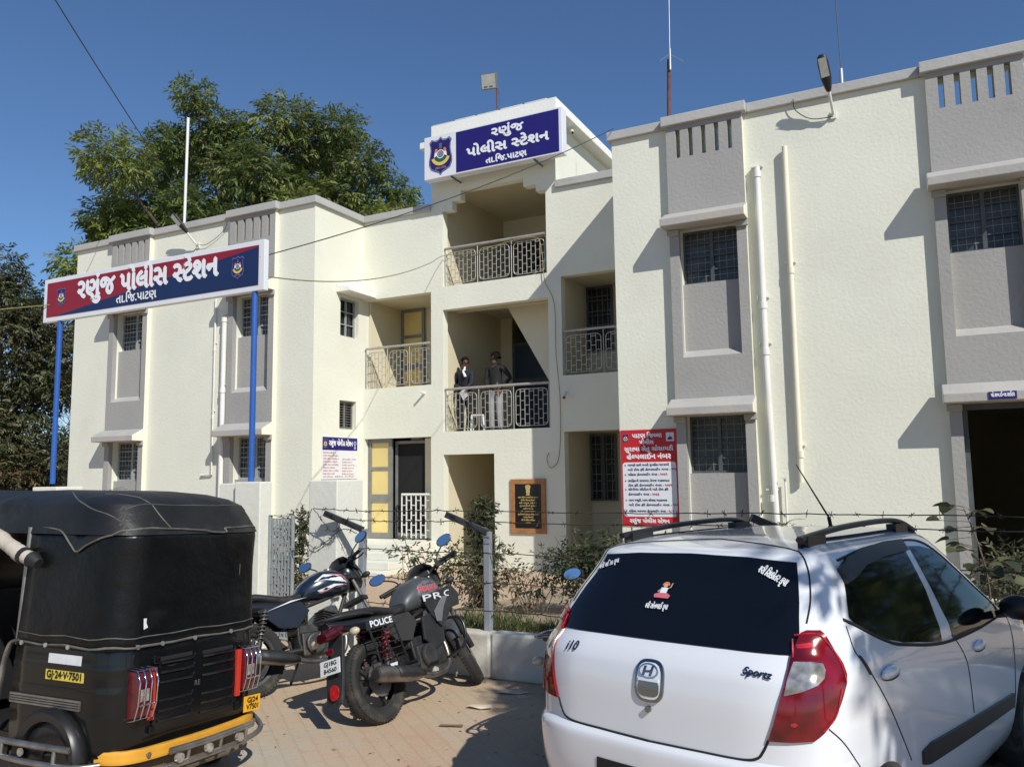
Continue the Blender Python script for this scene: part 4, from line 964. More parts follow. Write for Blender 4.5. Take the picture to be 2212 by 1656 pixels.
        m.tube(catmull(P, 5), .020, 10, flat=.75)
        for y0, y1, zb in ((.53, .72, 1.455), (1.62, 1.80, 1.46)): m.box(sx*.49-.026, sx*.49+.026, y0, y1, zb, 1.522)
        m.build('roof_rail', MT['plastic_black'], t, smooth=50)
        # door mirror
        m = M(); m.ell((sx*.90, 2.32, 1.02), .10, .055, .07, 14, 8); m.tube([(sx*.78, 2.36, .97), (sx*.86, 2.34, .99)], .025, 8); m.build('door_mirror', MT['plastic_black'], t, smooth=60)
        for wy, wr in WY:
            w = M(); z = .275-.02
            T = Matrix.Translation((sx*.69, wy, z)) @ Matrix.Rotation(pi/2*sx, 4, 'Y')
            w.lathe([(.165, -.075), (.20, -.09), (.262, -.085), (.285, -.05), (.285, .05), (.262, .085), (.20, .09), (.165, .075)], 36, 0, T); wo = w.build('wheel', MT['tyre'], t, smooth=40)
            w = M(); w.lathe([(.0, .055), (.05, .06), (.15, .05), (.185, .075), (.19, .0)], 30, 0, T); w.build('rim', MT['alloy'], wo, smooth=40)
            a = M(); a.tube([(sx*.55, wy, .28), (sx*.56, wy, .28)], .324, 30); a.build('arch_liner', MT['seam'], wo)
    # tailgate handle, badges and stickers
    hc = Vector((.010, -.055, .92))
    ov = lambda rx, rz, cz=0, n=28, p=3.2: [(hc.x+rx*math.copysign(abs(cos(2*pi*k/n))**(2/p), cos(2*pi*k/n)), -.1, hc.z+cz+rz*math.copysign(abs(sin(2*pi*k/n))**(2/p), sin(2*pi*k/n))) for k in range(n)]
    h = decal('tailgate_handle', ov(.075, .086), RE, .010, [MT['chrome_dark']], t, bvh, .02, .012); decal('handle_recess', ov(.062, .073), RE, .0115, [MT['car_white']], h, bvh, .02, 0); decal('handle_grip', ov(.055, .034, -.028), RE, .0135, [MT['chrome_dark']], h, bvh, .02, .004)
    decal('handle_lip', [(hc.x+x, -.1, hc.z+z) for x, z in ((-.052, .0), (.052, .0), (.054, .012), (-.054, .012))], RE, .017, [MT['car_white']], h, bvh, .02, .008)
    decal('emblem', ov(.050, .030, .040, p=2), RE, .018, [MT['chrome']], h, bvh, .012, .006); decal('emblem_field', ov(.043, .023, .040, p=2), RE, .0195, [MT['car_white']], h, bvh, .012, 0)
    m = M()
    for poly in ([(-.030, .020), (-.018, .020), (-.008, .058), (-.020, .058)], [(.006, .022), (.018, .022), (.030, .060), (.018, .060)], [(-.020, .034), (.016, .038), (.019, .046), (-.016, .042)]):
        decal('x', [(hc.x+a, -.1, hc.z+b) for a, b in poly], RE, .0215, None, None, bvh, .015, .003, build=False, m=m)
    m.build('emblem_letter', [MT['chrome_dark']], h)
    m = M(); m.tube([(.006, -.052, .805), (.006, -.066, .805)], .014, 14); m.build('lock', MT['chrome_dark'], t, smooth=40)
    def on_rear(x, z, ang=0, tilt=None, dz=.006):
        l, n, i, ds = bvh.ray_cast(Vector((x, -2, z)), Vector((0, 1, 0))); u = Vector((cos(R(ang)), 0, sin(R(ang)))); u = (u-n*u.dot(n)).normalized(); v = n.cross(u); l = l+n*dz
        return Matrix(((u.x, v.x, n.x, l.x), (u.y, v.y, n.y, l.y), (u.z, v.z, n.z, l.z), (0, 0, 0, 1)))
    write('badge', 'i10', on_rear(-.476, .992), MT['chrome_dark'], t, height=.036, bold=.0022, slant=.25)
    write('badge', 'Sportz', on_rear(.500, .995), MT['chrome_dark'], t, width=.115, height=.024, bold=.0022, slant=.2)
    write('sticker', 'શ્રી'.replace('શ્', '~શ')+' સોનબાઈ કૃપા', on_rear(-.075, 1.195, 0, dz=.010), MT['vinyl_white'], t, width=.125, height=.022, bold=.0012)
    write('sticker', '~શરી સિકોતર કૃપા'.replace('સિ', 'િસ'), on_rear(.435, 1.345, -30, dz=.010), MT['vinyl_white'], t, width=.155, height=.030, bold=.0016)
    write('sticker', '~શરી શક્તિ કૃપા'.replace('ક્તિ', 'િ~કત'), on_rear(-.475, 1.36, 22, dz=.010), MT['vinyl_white'], t, width=.125, height=.024, bold=.0012)
    T = on_rear(-.072, 1.262, dz=.009); m = M()
    m.flat([(-.040, -.030), (.040, -.032), (.046, -.015), (.02, .0), (-.02, .0), (-.046, -.012)], 0, T, 0)
    m.flat([(-.018, -.003), (.018, -.003), (.020, .028), (-.020, .028)], .0008, T, 1); disc(m, (0, .040), .012, .001, T, 2); ribbon(m, (0, .042), .010, .021, 0, 180, 8, .0006, T, 3)
    m.flat([(.018, .022), (.034, .030), (.036, .056), (.030, .056), (.028, .034)], .0012, T, 2); m.flat([(-.018, .022), (-.034, .005), (-.028, .0), (-.014, .014)], .0012, T, 2)
    mk('pink_vinyl', (.60, .16, .18), .5); mk('skin_vinyl', (.52, .36, .26), .5)
    m.build('sticker', [MT['pink_vinyl'], MT['vinyl_white'], MT['skin_vinyl'], MT['flag_orange']], t)
    # antenna, wiper stub, bumper fittings
    m = M(); m.tube([(.03, 1.90, 1.485), (.03, 1.88, 1.545)], .012, 8); m.tube([(.03, 1.88, 1.545), (-.06, 1.68, 1.87)], [.006, .003], 6); m.build('antenna', MT['black'], t, smooth=60)
    for sx in (1, -1):
        decal('reflector', [(sx*.60, -.1, .40), (sx*.48, -.1, .395), (sx*.46, -.1, .345), (sx*.61, -.1, .345)], RE, .006, [MT['lamp_red']], t, bvh, .03, .004)
    decal('plate_recess', [(-.27, -.1, .56), (.27, -.1, .56), (.29, -.1, .42), (-.29, -.1, .42)], RE, .004, [MT['seam']], t, bvh, .05, .004)
    return t
build_car()
# ================================================================ auto rickshaw
RK_LOC, RK_RZ, RK_ROLL = (-3.965, -9.36, 0), 92.73, 2.7
RKM = Matrix.Translation(RK_LOC) @ Matrix.Rotation(R(RK_RZ), 4, 'Z') @ Matrix.Rotation(R(RK_ROLL), 4, 'Y')
def rk_half(z, yr, wd, yf, cr=.24, flat=.62):
    """half plan outline, rear centre -> side -> front"""
    H = [(0, yr), (flat*wd*.5, yr+.002), (flat*wd, yr+.008)]
    cx, cy = wd-cr, yr+cr
    P = [(0, yr), (flat*wd*.5, yr+.003)]
    for k in range(0, 7):
        a = -pi/2+pi/2*k/6; P.append((cx+cr*cos(a), cy+cr*sin(a)+.0))
    n = 6
    for k in range(1, n+1): P.append((wd, cy+(yf-cy)*k/n))
    return P
TUB_Z = [(.30, .05, .565), (.36, .02, .578), (.44, .010, .584), (.60, .004, .588), (.80, .014, .588), (.90, .024, .584), (.93, .032, .578)]
CAN_Z = [(.900, .015, .590), (.95, .015, .588), (1.10, .022, .582), (1.30, .022, .574), (1.42, .012, .568), (1.50, .004, .565), (1.535, .006, .560), (1.56, .026, .548), (1.60, .075, .522), (1.64, .13, .47), (1.67, .19, .39), (1.69, .27, .28), (1.70, .40, .12)]
def rk_shell(tab, yf, cr=.19):
    rings = []
    for z, yr, wd in tab:
        P = rk_half(z, yr, wd, yf, min(cr, wd*.95)); rings.append([Vector((-x, y, z)) for x, y in P[::-1]]+[Vector((x, y, z)) for x, y in P[1:]])
    return rings
#ENDBODY
mk('rick_black', (.005, .0055, .006), .24, var=.35, vs=3, coat=.35, spec=.3, dirt=(.050, .046, .040), ds=2.6, dth=.63)
mk('rick_canvas', (.0045, .005, .0055), .32, var=.4, vs=2.5, bump=.55, bs=4, bd=.03, spec=.28, dirt=(.016, .016, .016), ds=2.0, dth=.58)
mk('rick_hood', (.016, .016, .016), .45, var=.4, vs=2.5, bump=.55, bs=5, bd=.03, spec=.35, dirt=(.055, .052, .046), ds=1.6, dth=.50)
mk('rick_yellow', (.62, .30, .03), .5, var=.15, vs=7, dirt=(.10, .08, .06), ds=6, dth=.60)
mk('rick_dust', (.12, .10, .075), .9, var=.3, vs=9)
mk('piping', (.10, .095, .085), .6, var=.4, vs=12)
mk('stud', (.52, .52, .50), .3, .7)
mk('reflect_white', (.62, .64, .65), .5, var=.08, vs=20)
mk('plate_yellow', (.62, .48, .06), .5, var=.08, vs=9, dirt=(.25, .20, .08), ds=8, dth=.62)
mk('plate_orange', (.72, .36, .015), .45, var=.06, vs=9)
mk('bracket_red', (.50, .035, .02), .4, var=.12, vs=6)
mk('rick_lamp', (.095, .008, .014), .25, coat=.6, var=.4, vs=18)
mk('steel_dull', (.33, .32, .30), .38, .85, var=.25, vs=10, dirt=(.10, .09, .075), ds=8, dth=.55)
mk('tarp_beige', (.46, .41, .34), .8, var=.12, vs=6, bump=.6, bs=14, bd=.02, dirt=(.22, .19, .15), ds=4, dth=.58)
def build_rickshaw():
    t = thing('auto_rickshaw', 'black three wheeled auto rickshaw with dusty canvas hood and yellow rear bumper', 'auto rickshaw', RK_LOC)
    t.rotation_euler = (0, R(RK_ROLL), R(RK_RZ))
    m = M(); m.loft(rk_shell(TUB_Z, .80), cap=False, open_ring=True); m.loft(rk_shell(CAN_Z, .80), cap=False, open_ring=True)
    bvh = BVHTree.FromPolygons(m.v, m.f)
    RE, SI, DG = (0, 1, 0), (1, 0, 0), (.6, .8, 0)
    # metal tub with pressed ribs
    m = M(); tub = []
    for z in [.30+.0175*k for k in range(37)]:
        yr = smoothtab([(a, b) for a, b, c in TUB_Z], z); wd = smoothtab([(a, c) for a, b, c in TUB_Z], z)
        rb = sum(math.exp(-((z-q)/.010)**2) for q in (.555, .677, .80))*.006
        P = rk_half(z, yr, wd, .80, .19); P = [(x+(rb if y > .03 else 0), y) for x, y in P]
        tub.append([Vector((-x, y, z)) for x, y in P[::-1]]+[Vector((x, y, z)) for x, y in P[1:]])
    m.loft(tub, cap=False, open_ring=True); m.build('body', [MT['rick_black']], t, smooth=50, solid=.012)
    # canvas back and side curtain
    m = M(); m.loft(rk_shell(CAN_Z[:7], .80), cap=False, open_ring=True); m.build('canvas_back', [MT['rick_canvas']], t, smooth=60, solid=.008)
    # hood: sides, sloped back and crowned roof running forward
    rings = []
    HP = [(1.525, .0, .572), (1.55, .012, .566), (1.62, .058, .553), (1.695, .105, .532), (1.735, .17, .475), (1.765, .27, .38), (1.785, .42, .24)]
    for z, yr, wd in HP:
        P = rk_half(z, yr, wd, 2.45, min(.19, wd*.9)); rings.append([Vector((-x, y, z)) for x, y in P[::-1]]+[Vector((x, y, z)) for x, y in P[1:]])
    for r_ in rings:
        for p in r_:
            if p.y > 1.5: p.z -= .05*((p.y-1.5)/.95)**2; 
            p.z += .010*sin(p.y*9)*(1 if p.y > .4 else 0)*(.3 if p.z > 1.6 else 0)
    m = M(); m.loft(rings, cap=True, open_ring=True); m.build('hood', [MT['rick_hood']], t, smooth=24)
    hoodv = [p.copy() for r_ in rings for p in r_]; nn_ = len(rings[0]); hoodf = [(i*nn_+k, i*nn_+k+1, (i+1)*nn_+k+1, (i+1)*nn_+k) for i in range(len(rings)-1) for k in range(nn_-1)]
    # scalloped edge of the hood cover over the side curtain
    m = M(); top = []; bot = []
    EDGE = [(-.56, .80, 1.573), (-.56, .62, 1.555), (-.565, .52, 1.535), (-.568, .43, 1.462), (-.568, .38, 1.428), (-.567, .31, 1.465), (-.556, .20, 1.505), (-.50, .09, 1.532), (-.429, .044, 1.547), (-.30, .024, 1.549), (-.17, .019, 1.547), (0, .01, 1.535), (.17, .01, 1.528)]
    EDGE = EDGE+[(-x, y, z) for x, y, z in EDGE[10::-1]]
    f = catmull(EDGE, 4)
    for p in f:
        l, n, i, ds = bvh.find_nearest(p); n = n if n.dot(Vector((l.x, l.y-.5, 0))) > 0 else -n
        bot.append(l+n*.010); l2, n2, i2, d2 = bvh.find_nearest(Vector((p.x, p.y, 1.60))); top.append(l2+(n2 if n2.z > 0 else -n2)*.006)
    m.loft([bot, [a.lerp(b, .5)+(a-Vector((0, .5, a.z))).normalized()*.004 for a, b in zip(bot, top)], top], 0, None, False, False, True); m.build('hood_flap', [MT['rick_hood']], t, smooth=60)
    m = M(); m.tube(bot, .006, 6); m.build('hood_piping', [MT['piping']], t, smooth=60)
    m = M()
    for q in ((-.30, 1.56), (.05, 1.56)): pass
    hb2_ = BVHTree.FromPolygons(hoodv, hoodf); seam(m, [(-.25, .02, 1.56), (-.32, .10, 1.69), (-.40, .40, 1.75)], (0, .5, -.85), hb2_, .004); seam(m, [(-.50, .06, 1.57), (-.53, .30, 1.64), (-.50, .5, 1.72), (-.35, .75, 1.77)], (.5, .2, -.85), hb2_, .004); seam(m, [(-.48, .12, 1.693), (-.2, .105, 1.695), (.2, .105, 1.695), (.48, .12, 1.693)], (0, .5, -.85), hb2_, .003); m.build('hood_seam', [MT['piping']], t, smooth=60)
    # edging strip and studs where canvas meets metal
    m = M(); R2 = [Vector((-x, y, .918+.006*sin(x*23+y*17))) for x, y in rk_half(.92, .012, .592, .78, .19)[::-1]]+[Vector((x, y, .912+.006*sin(x*31))) for x, y in rk_half(.92, .012, .592, .78, .19)[1:]]
    m.tube(R2, .007, 6); m.tube([p+Vector((0, 0, .05)) for p in R2], .0035, 5); m.build('edging', [MT['piping']], t, smooth=60)
    m = M()
    for x, y in ((-.594, .74), (-.594, .54), (-.593, .36), (-.565, .17), (-.50, .062), (-.43, .02), (-.27, .008), (-.03, .005), (.27, .008)):
        n = Vector((x, (y-.3)*1.2 if y < .3 else 0, 0)).normalized() if y > .03 else Vector((0, -1, 0)); c = Vector((x, y, .915)); m.tube([c, c+n*.008], .013, 10)
    m.build('stud', [MT['stud']], t, kind='stuff')
    # engine cover with louvres and badge
    C = [(-.318, 0, .84), (-.285, 0, .872), (.30, 0, .855), (.33, 0, .83), (.345, 0, .44), (-.285, 0, .45), (-.31, 0, .47)]
    ec = decal('engine_cover', C, RE, .012, [MT['rick_black']], t, bvh, .05, .014)
    m = M()
    for x0, x1, zs in ((-.28, -.04, (.81, .757, .702, .604, .549, .496)), (.035, .293, (.80, .747, .69, .583, .53, .478))):
        for z in zs:
            m.tube([(x0, -.004, z), (x1, -.004, z-.004), (x1+.012, -.004, z+.018)], .0075, 6); m.box(x0+.005, x1, .004, .010, z+.008, z+.030, 1)
    m.build('louvre', [MT['rick_black'], MT['seam']], ec, smooth=50)
    b = decal('badge', [(-.04, 0, .69), (.03, 0, .685), (.03, 0, .625), (-.04, 0, .63)], RE, .016, [MT['rick_black']], ec, bvh, .03, .008)
    write('badge_lettering', 'RE', Matrix(((1, 0, 0, -.005), (0, 0, -1, -.0135), (0, 1, 0, .645), (0, 0, 0, 1))), MT['steel_dull'], ec, height=.022, bold=.0015)
    m = M()
    for x in (-.315, .345):
        for z in (.83, .46): m.box(x-.02, x+.02, -.012, .02, z-.018, z+.018)
    m.parts('latch', [MT['rick_black']], ec, bevel=.005)
    # lamps
    for s in (-1, 1):
        br = M(); a = s*.318; br.box(min(a, a+s*.036), max(a, a+s*.036), -.022, .012, .515, .795); bo = br.build('lamp_bracket', [MT['bracket_red']], t, bevel=.004)
        L = M(); x0, x1 = sorted((s*.358, s*.470)); pr = [(.04, .53), (-.035, .55), (-.050, .62), (-.050, .74), (-.03, .795), (.04, .80)]
        L.add([(x0, y, z) for y, z in pr]+[(x1, y, z) for y, z in pr], [tuple(range(5, -1, -1)), tuple(range(6, 12))]+[(i, (i+1) % 6, 6+(i+1) % 6, 6+i) for i in range(6)]); lo = L.build('tail_lamp', [MT['rick_lamp']], t, bevel=.008)
        c = M(); c.box(x0+.02, x1-.035, -.056, -.049, .635, .70); c.build('clear_lens', [MT['lamp_clear']], lo, bevel=.002)
        g = M()
        for k in range(4):
            x = x0-.005+(x1-x0+.01)*k/3; g.tube([(x, .02, .805), (x, -.045, .80), (x, -.072, .74), (x, -.066, .62), (x, -.045, .545), (x, .02, .53)], .0042, 6)
        for z, y in ((.80, -.045), (.62, -.068), (.545, -.045)): g.tube([(x0-.008, y, z), (x1+.008, y, z)], .004, 6)
        g.build('lamp_guard', [MT['chrome']], lo, smooth=60)
    # yellow bumper and guard tubes
    P = catmull([(-.545, .14, .352), (-.50, .035, .350), (-.40, -.02, .348), (-.2, -.038, .346), (0, -.045, .345), (.2, -.038, .346), (.40, -.02, .348), (.52, .03, .35), (.57, .12, .352)], 5)
    rings = []
    for i, p in enumerate(P):
        d = (P[min(i+1, len(P)-1)]-P[max(i-1, 0)]).normalized(); n = Vector((d.y, -d.x, 0)); w_ = .008*sin(i*1.7)
        rings.append([p+n*a+Vector((0, 0, b)) for a, b in ((-.012, -.034), (.010, -.034), (.016, -.012), (.012, 0), (.016, .012), (.010, .034+w_*.25), (-.012, .034))])
    m = M(); m.loft(rings); bu = m.build('bumper', [MT['rick_yellow']], t, smooth=50)
    m = M()
    for x in (-.36, .46): m.tube([(x, -.04, .345), (x, -.052, .345)], .014, 10)
    m.parts('bolt', [MT['steel_dull']], bu)
    m = M(); m.tube(catmull([(-.26, -.10, .345), (0, -.115, .345), (.40, -.09, .345)], 6), .019, 10); m.tube(catmull([(-.58, .30, .27), (-.50, .02, .268), (-.30, -.085, .265), (0, -.10, .262), (.35, -.085, .262), (.56, -.02, .28), (.62, .10, .33), (.60, .16, .36)], 6), .017, 10)
    for x in (-.13, .12, .33): m.tube([(x, -.108, .345), (x, -.098, .262)], .011, 8)
    gd = m.build('bumper_guard', [MT['steel_dull']], t, smooth=60)
    for x in (-.22, .0, .25):
        m = M(); m.tube([(x, -.115, .305), (x, -.140, .305)], .026, 14); m.build('reflector', [MT['lamp_clear']], gd, smooth=40)
    # mudguards, wheels and chrome side guards
    for s in (-1, 1):
        m = M(); rows = []
        for k in range(15):
            a = R(-10+200*k/14); y, z = .42+.245*cos(a), .33+.245*sin(a)
            y2, z2 = .42+.265*cos(a), .33+.265*sin(a)
            rows.append([(s*.575, y2, z2), (s*.63, y2, z2), (s*.655, y, z), (s*.645, .42+.20*cos(a), .33+.20*sin(a)), (s*.60, .42+.19*cos(a), .33+.19*sin(a))])
        m.loft([[Vector(p) for p in r_] for r_ in rows], cap=False, open_ring=True); m.build('mudguard', [MT['plastic_black']], t, smooth=60, solid=.006)
        m = M(); m.loft([[Vector((s*.612, .42+q*cos(R(-10+200*k/14)), .33+q*sin(R(-10+200*k/14)))) for k in range(15)] for q in (.05, .255)], cap=False, open_ring=True); m.build('mudguard_web', [MT['plastic_black']], t, smooth=60, solid=.004)
        m = M(); m.tube(catmull([(s*.66, .83, .405), (s*.675, .5, .41), (s*.665, .20, .412)], 5), .017, 10); m.tube(catmull([(s*.63, .95, .33), (s*.68, .6, .325), (s*.66, .2, .325), (s*.56, .09, .325)], 5), .015, 10)
        for y in (.72, .30): m.tube([(s*.67, y, .41), (s*.675, y, .325)], .012, 8)
        gs = m.build('side_guard', [MT['steel_dull']], t, smooth=60)
        m = M(); m.tube([(s*.688, .54, .372), (s*.695, .54, .372)], .022, 12); m.build('reflector', [MT['lamp_clear']], gs, smooth=40)
        w = M(); w.lathe([(.10, -.05), (.13, -.06), (.185, -.052), (.2, -.03), (.2, .03), (.185, .052), (.13, .06), (.10, .05)], 30, 0, Matrix.Translation((s*.53, .42, .20)) @ Matrix.Rotation(pi/2, 4, 'Y')); wo = w.build('wheel', [MT['tyre']], t, smooth=40)
        w = M(); w.tube([(s*.50, .42, .20), (s*.585, .42, .20)], .105, 20); w.build('rim', [MT['steel_dull']], wo, smooth=40)
    w = M(); w.lathe([(.10, -.05), (.13, -.06), (.185, -.052), (.2, -.03), (.2, .03), (.185, .052), (.13, .06), (.10, .05)], 30, 0, Matrix.Translation((0, 2.42, .20)) @ Matrix.Rotation(pi/2, 4, 'Y')); w.build('wheel', [MT['tyre']], t, smooth=40)
    m = M(); m.box(-.50, .50, .02, 2.2, .16, .30); m.build('chassis', [MT['rick_dust']], t, bevel=.02)
    # plates and strips
    def side_sheet(name, y0, y1, z0, z1, mt, e=.004): return decal(name, [(-.7, y0, z0), (-.7, y1, z0), (-.7, y1, z1), (-.7, y0, z1)], SI, e, [MT[mt]], t, bvh, .06, .002)
    side_sheet('reflective_strip', .255, .515, .822, .873, 'reflect_white'); sp = side_sheet('number_plate', .226, .526, .735, .788, 'plate_yellow'); side_sheet('trim_strip', .23, .816, .590, .642, 'steel_dull', .010)
    m = M()
    for z in (.603, .616, .629): m.box(-.601, -.599, .235, .812, z-.002, z+.002)
    m.build('trim_groove', [MT['seam']], t, kind='stuff')
    write('plate_lettering', 'GJ·24·V·7501', Matrix(((0, 0, -1, -.5945), (-1, 0, 0, .376), (0, 1, 0, .747), (0, 0, 0, 1))), MT['ink'] and MT['black'], sp, width=.27, height=.030, bold=.0022)
    T = Matrix(((cos(R(14)), 0, -sin(R(14))*0, .435), (0, 0, -1, -.012), (0, 1, 0, .455), (0, 0, 0, 1)))
    T = Matrix.Translation((.445, -.034, .452)) @ Matrix.Rotation(R(-6), 4, 'Z') @ Matrix(((1, 0, 0, 0), (0, 0, -1, 0), (0, 1, 0, 0), (0, 0, 0, 1)))
    m = M(); m.prism([(-.06, -.048), (.075, -.048), (.075, .048), (-.06, .048)], -.004, .0, T); np_ = m.build('number_plate', [MT['plate_orange']], t, bevel=.003)
    write('plate_lettering', 'GJ24', T @ Matrix.Translation((.010, .008, .001)), MT['black'], np_, width=.085, height=.024, bold=.0018); write('plate_lettering', 'V7501', T @ Matrix.Translation((.010, -.034, .001)), MT['black'], np_, width=.095, height=.024, bold=.0018)
    for a, b in ((-.40, 1.058), (-.385, 1.03)): pass
    decal('tear', [(-.402, 0, 1.065), (-.382, 0, 1.065), (-.384, 0, 1.04), (-.372, 0, 1.015), (-.40, 0, 1.005)], RE, .003, [MT['reflect_white']], t, bvh, .02, 0)
    decal('scuff', [(.33, 0, 1.33), (.338, 0, 1.32), (.340, 0, 1.27), (.332, 0, 1.25)], RE, .003, [MT['piping']], t, bvh, .02, 0)
    # passenger opening: pillars, seat, floor, far side panel, rolled curtain
    for s in (-1, 1):
        m = M(); m.tube([(s*.575, .80, .90), (s*.56, .80, 1.56)], .016, 8); m.tube([(s*.57, 1.72, .45), (s*.53, 1.75, 1.58)], .018, 8); m.parts('pillar', [MT['steel_dull']], t, smooth=50)
        m = M(); m.tube(catmull([(s*.59, .79, .925), (s*.592, .84, .90), (s*.592, .88, .80), (s*.59, .90, .66), (s*.588, .95, .50), (s*.585, 1.1, .42), (s*.58, 1.7, .40)], 5), .020, 8, flat=.5); m.build('door_sill', [MT['steel_dull']], t, smooth=50)
        m = M(); m.box(s*.575-.006, s*.575+.006, .80, 1.72, .30, .42); m.box(s*.57-.006, s*.57+.006, 1.72, 2.3, .30, .95); m.parts('side_panel', [MT['rick_black']], t)
    m = M(); m.box(-.54, .54, .34, .88, .50, .66); m.box(-.54, .54, .26, .40, .66, 1.16); m.build('seat', [MT['rubber']], t, bevel=.04)
    m = M(); m.box(.50, .52, .85, 1.72, .42, 1.12); m.box(-.5, .5, 1.62, 1.66, .42, 1.13); m.parts('partition', [MT['rubber']], t)
    m = M(); m.box(-.56, .56, .45, 2.3, .30, .335); m.build('floor', [MT['rubber']], t)
    m = M(); P = catmull([(-.60, .70, 1.375), (-.605, .80, 1.405), (-.605, .91, 1.452), (-.60, 1.07, 1.51), (-.585, 1.3, 1.55), (-.57, 1.7, 1.56)], 6); rr = random.Random(4)
    m.tube(P, [.044+rr.uniform(-.004, .006) for _ in P], 14); tr = m.build('rolled_curtain', [MT['tarp_beige']], t, smooth=60)
    m = M(); m.tube([(-.598, .655, 1.355), (-.60, .70, 1.375), (-.60, .715, 1.38)], [.030, .046, .050], 12); m.tube([(-.603, .765, 1.393), (-.604, .79, 1.402)], .051, 12); m.build('curtain_strap', [MT['rubber']], tr, smooth=50)
    # driver's end
    m = M(); rings = []
    for y, w_, z0, z1 in ((1.9, .57, .30, .95), (2.2, .53, .30, .95), (2.45, .40, .32, .92), (2.60, .22, .36, .80)):
        rings.append([Vector((w_*cos(2*pi*k/16), y, (z0+z1)/2+(z1-z0)/2*sin(2*pi*k/16))) for k in range(16)])
    m.loft(rings); m.build('front_panel', [MT['rick_black']], t, smooth=60)
    m = M(); m.box(-.48, .48, 2.27, 2.28, .95, 1.58); m.build('windscreen', [MT['car_tint']], t)
    m = M(); m.tube([(0, 2.61, .62), (0, 2.68, .62)], .09, 18); m.build('headlamp', [MT['lamp_clear']], t, smooth=40)
    return t
build_rickshaw()
# ================================================================ motorcycles
mk('bike_black', (.012, .012, .014), .28, var=.2, vs=6, coat=.6, dirt=(.07, .06, .05), ds=5, dth=.62)
mk('bike_matt', (.020, .020, .021), .55, var=.25, vs=8, dirt=(.085, .072, .058), ds=5, dth=.56)
mk('bike_gray', (.060, .064, .068), .42, var=.12, vs=7, dirt=(.11, .10, .085), ds=5, dth=.60)
mk('bike_silver', (.20, .205, .21), .35, .4, var=.1, vs=7, dirt=(.16, .14, .12), ds=5, dth=.6)
mk('bike_blue', (.010, .016, .030), .22, var=.15, coat=.8)
mk('seat_vinyl', (.016, .016, .017), .5, var=.25, vs=9, bump=.3, bs=60, dirt=(.06, .054, .046), ds=5, dth=.56)
mk('engine_metal', (.05, .05, .05), .5, .5, var=.35, vs=14, dirt=(.11, .085, .06), ds=9, dth=.52)
mk('exhaust_metal', (.24, .22, .20), .38, .85, var=.35, vs=9, dirt=(.13, .075, .045), ds=6, dth=.52)
mk('spring_red', (.42, .035, .04), .4, var=.1)
mk('mirror_glass', (.75, .78, .82), .03, 1.0, var=.02)
mk('plate_white', (.66, .67, .68), .45, var=.05, dirt=(.45, .42, .38), ds=9, dth=.6)
mk('red_vinyl', (.62, .06, .08), .5, var=.1); mk('stripe_pink', (.45, .12, .13), .4)
mk('bike_lamp', (.055, .006, .008), .15, coat=1, var=.4, vs=20); mk('indicator', (.46, .40, .30), .2, coat=.5, var=.2)
def ring(y, cx, cz, w_, h, n=16, p=2.6, tilt=0):
    out = []
    for k in range(n):
        a = 2*pi*k/n; c, s = cos(a), sin(a)
        out.append(Vector((cx+w_*math.copysign(abs(c)**(2/p), c), y, cz+h*math.copysign(abs(s)**(2/p), s))))
    return out
def wheel_parts(t, c, R_, wd, R0=None, spokes=5, T=None, disc_=True):
    T = T or Matrix(); B = T @ Matrix.Translation(c) @ Matrix.Rotation(pi/2, 4, 'Y'); r = R_; h = wd/2
    m = M(); m.lathe([(r*.70, -h*.55), (r*.74, -h*.8), (r*.86, -h), (r*.945, -h*.82), (r*.985, -h*.45), (r, 0), (r*.985, h*.45), (r*.945, h*.82), (r*.86, h), (r*.74, h*.8), (r*.70, h*.55)], 48, 0, B)
    n = 60
    for k in range(n):
        a = 2*pi*k/n
        for s in (-1, 1):
            Q = B @ Matrix.Rotation(a+(.03*s), 4, 'Z'); m.box(r*.90, r*.972, -.0085, .0085, s*h*.30 if s > 0 else -h*.86, h*.86 if s > 0 else -h*.30, 0, Q)
    w_ = m.build('wheel', [MT['tyre']], t, smooth=35)
    m = M(); m.lathe([(r*.62, -h*.45), (r*.66, -h*.6), (r*.72, -h*.62), (r*.72, h*.62), (r*.66, h*.6), (r*.62, h*.45)], 40, 0, B)
    m.lathe([(.0, -.05), (.045, -.05), (.045, .05), (0, .05)], 18, 0, B)
    for k in range(spokes):
        Q = B @ Matrix.Rotation(2*pi*k/spokes+.3, 4, 'Z'); m.add([(.035, -.02, -.018), (r*.66, -.011, -.012), (r*.66, .011, -.012), (.035, .02, -.018), (.035, -.02, .018), (r*.66, -.011, .012), (r*.66, .011, .012), (.035, .02, .018)], [(0, 3, 2, 1), (4, 5, 6, 7), (0, 1, 5, 4), (1, 2, 6, 5), (2, 3, 7, 6), (3, 0, 4, 7)], 0, Q)
    m.build('rim', [MT['bike_matt']], w_, smooth=35)
    m = M(); m.lathe([(.05, .055), (r*.40, .055), (r*.40, .059), (.05, .059)], 28, 0, B); m.build('brake_disc', [MT['steel_dull']], w_, smooth=35)
    return w_
def helix(m, a, b, r, turns, wr, n=10):
    a, b = Vector(a), Vector(b); d = (b-a).normalized(); u = d.orthogonal().normalized(); v = d.cross(u)
    m.tube([a.lerp(b, k/(turns*n))+u*r*cos(2*pi*k/n)+v*r*sin(2*pi*k/n) for k in range(turns*n+1)], wr, 5)
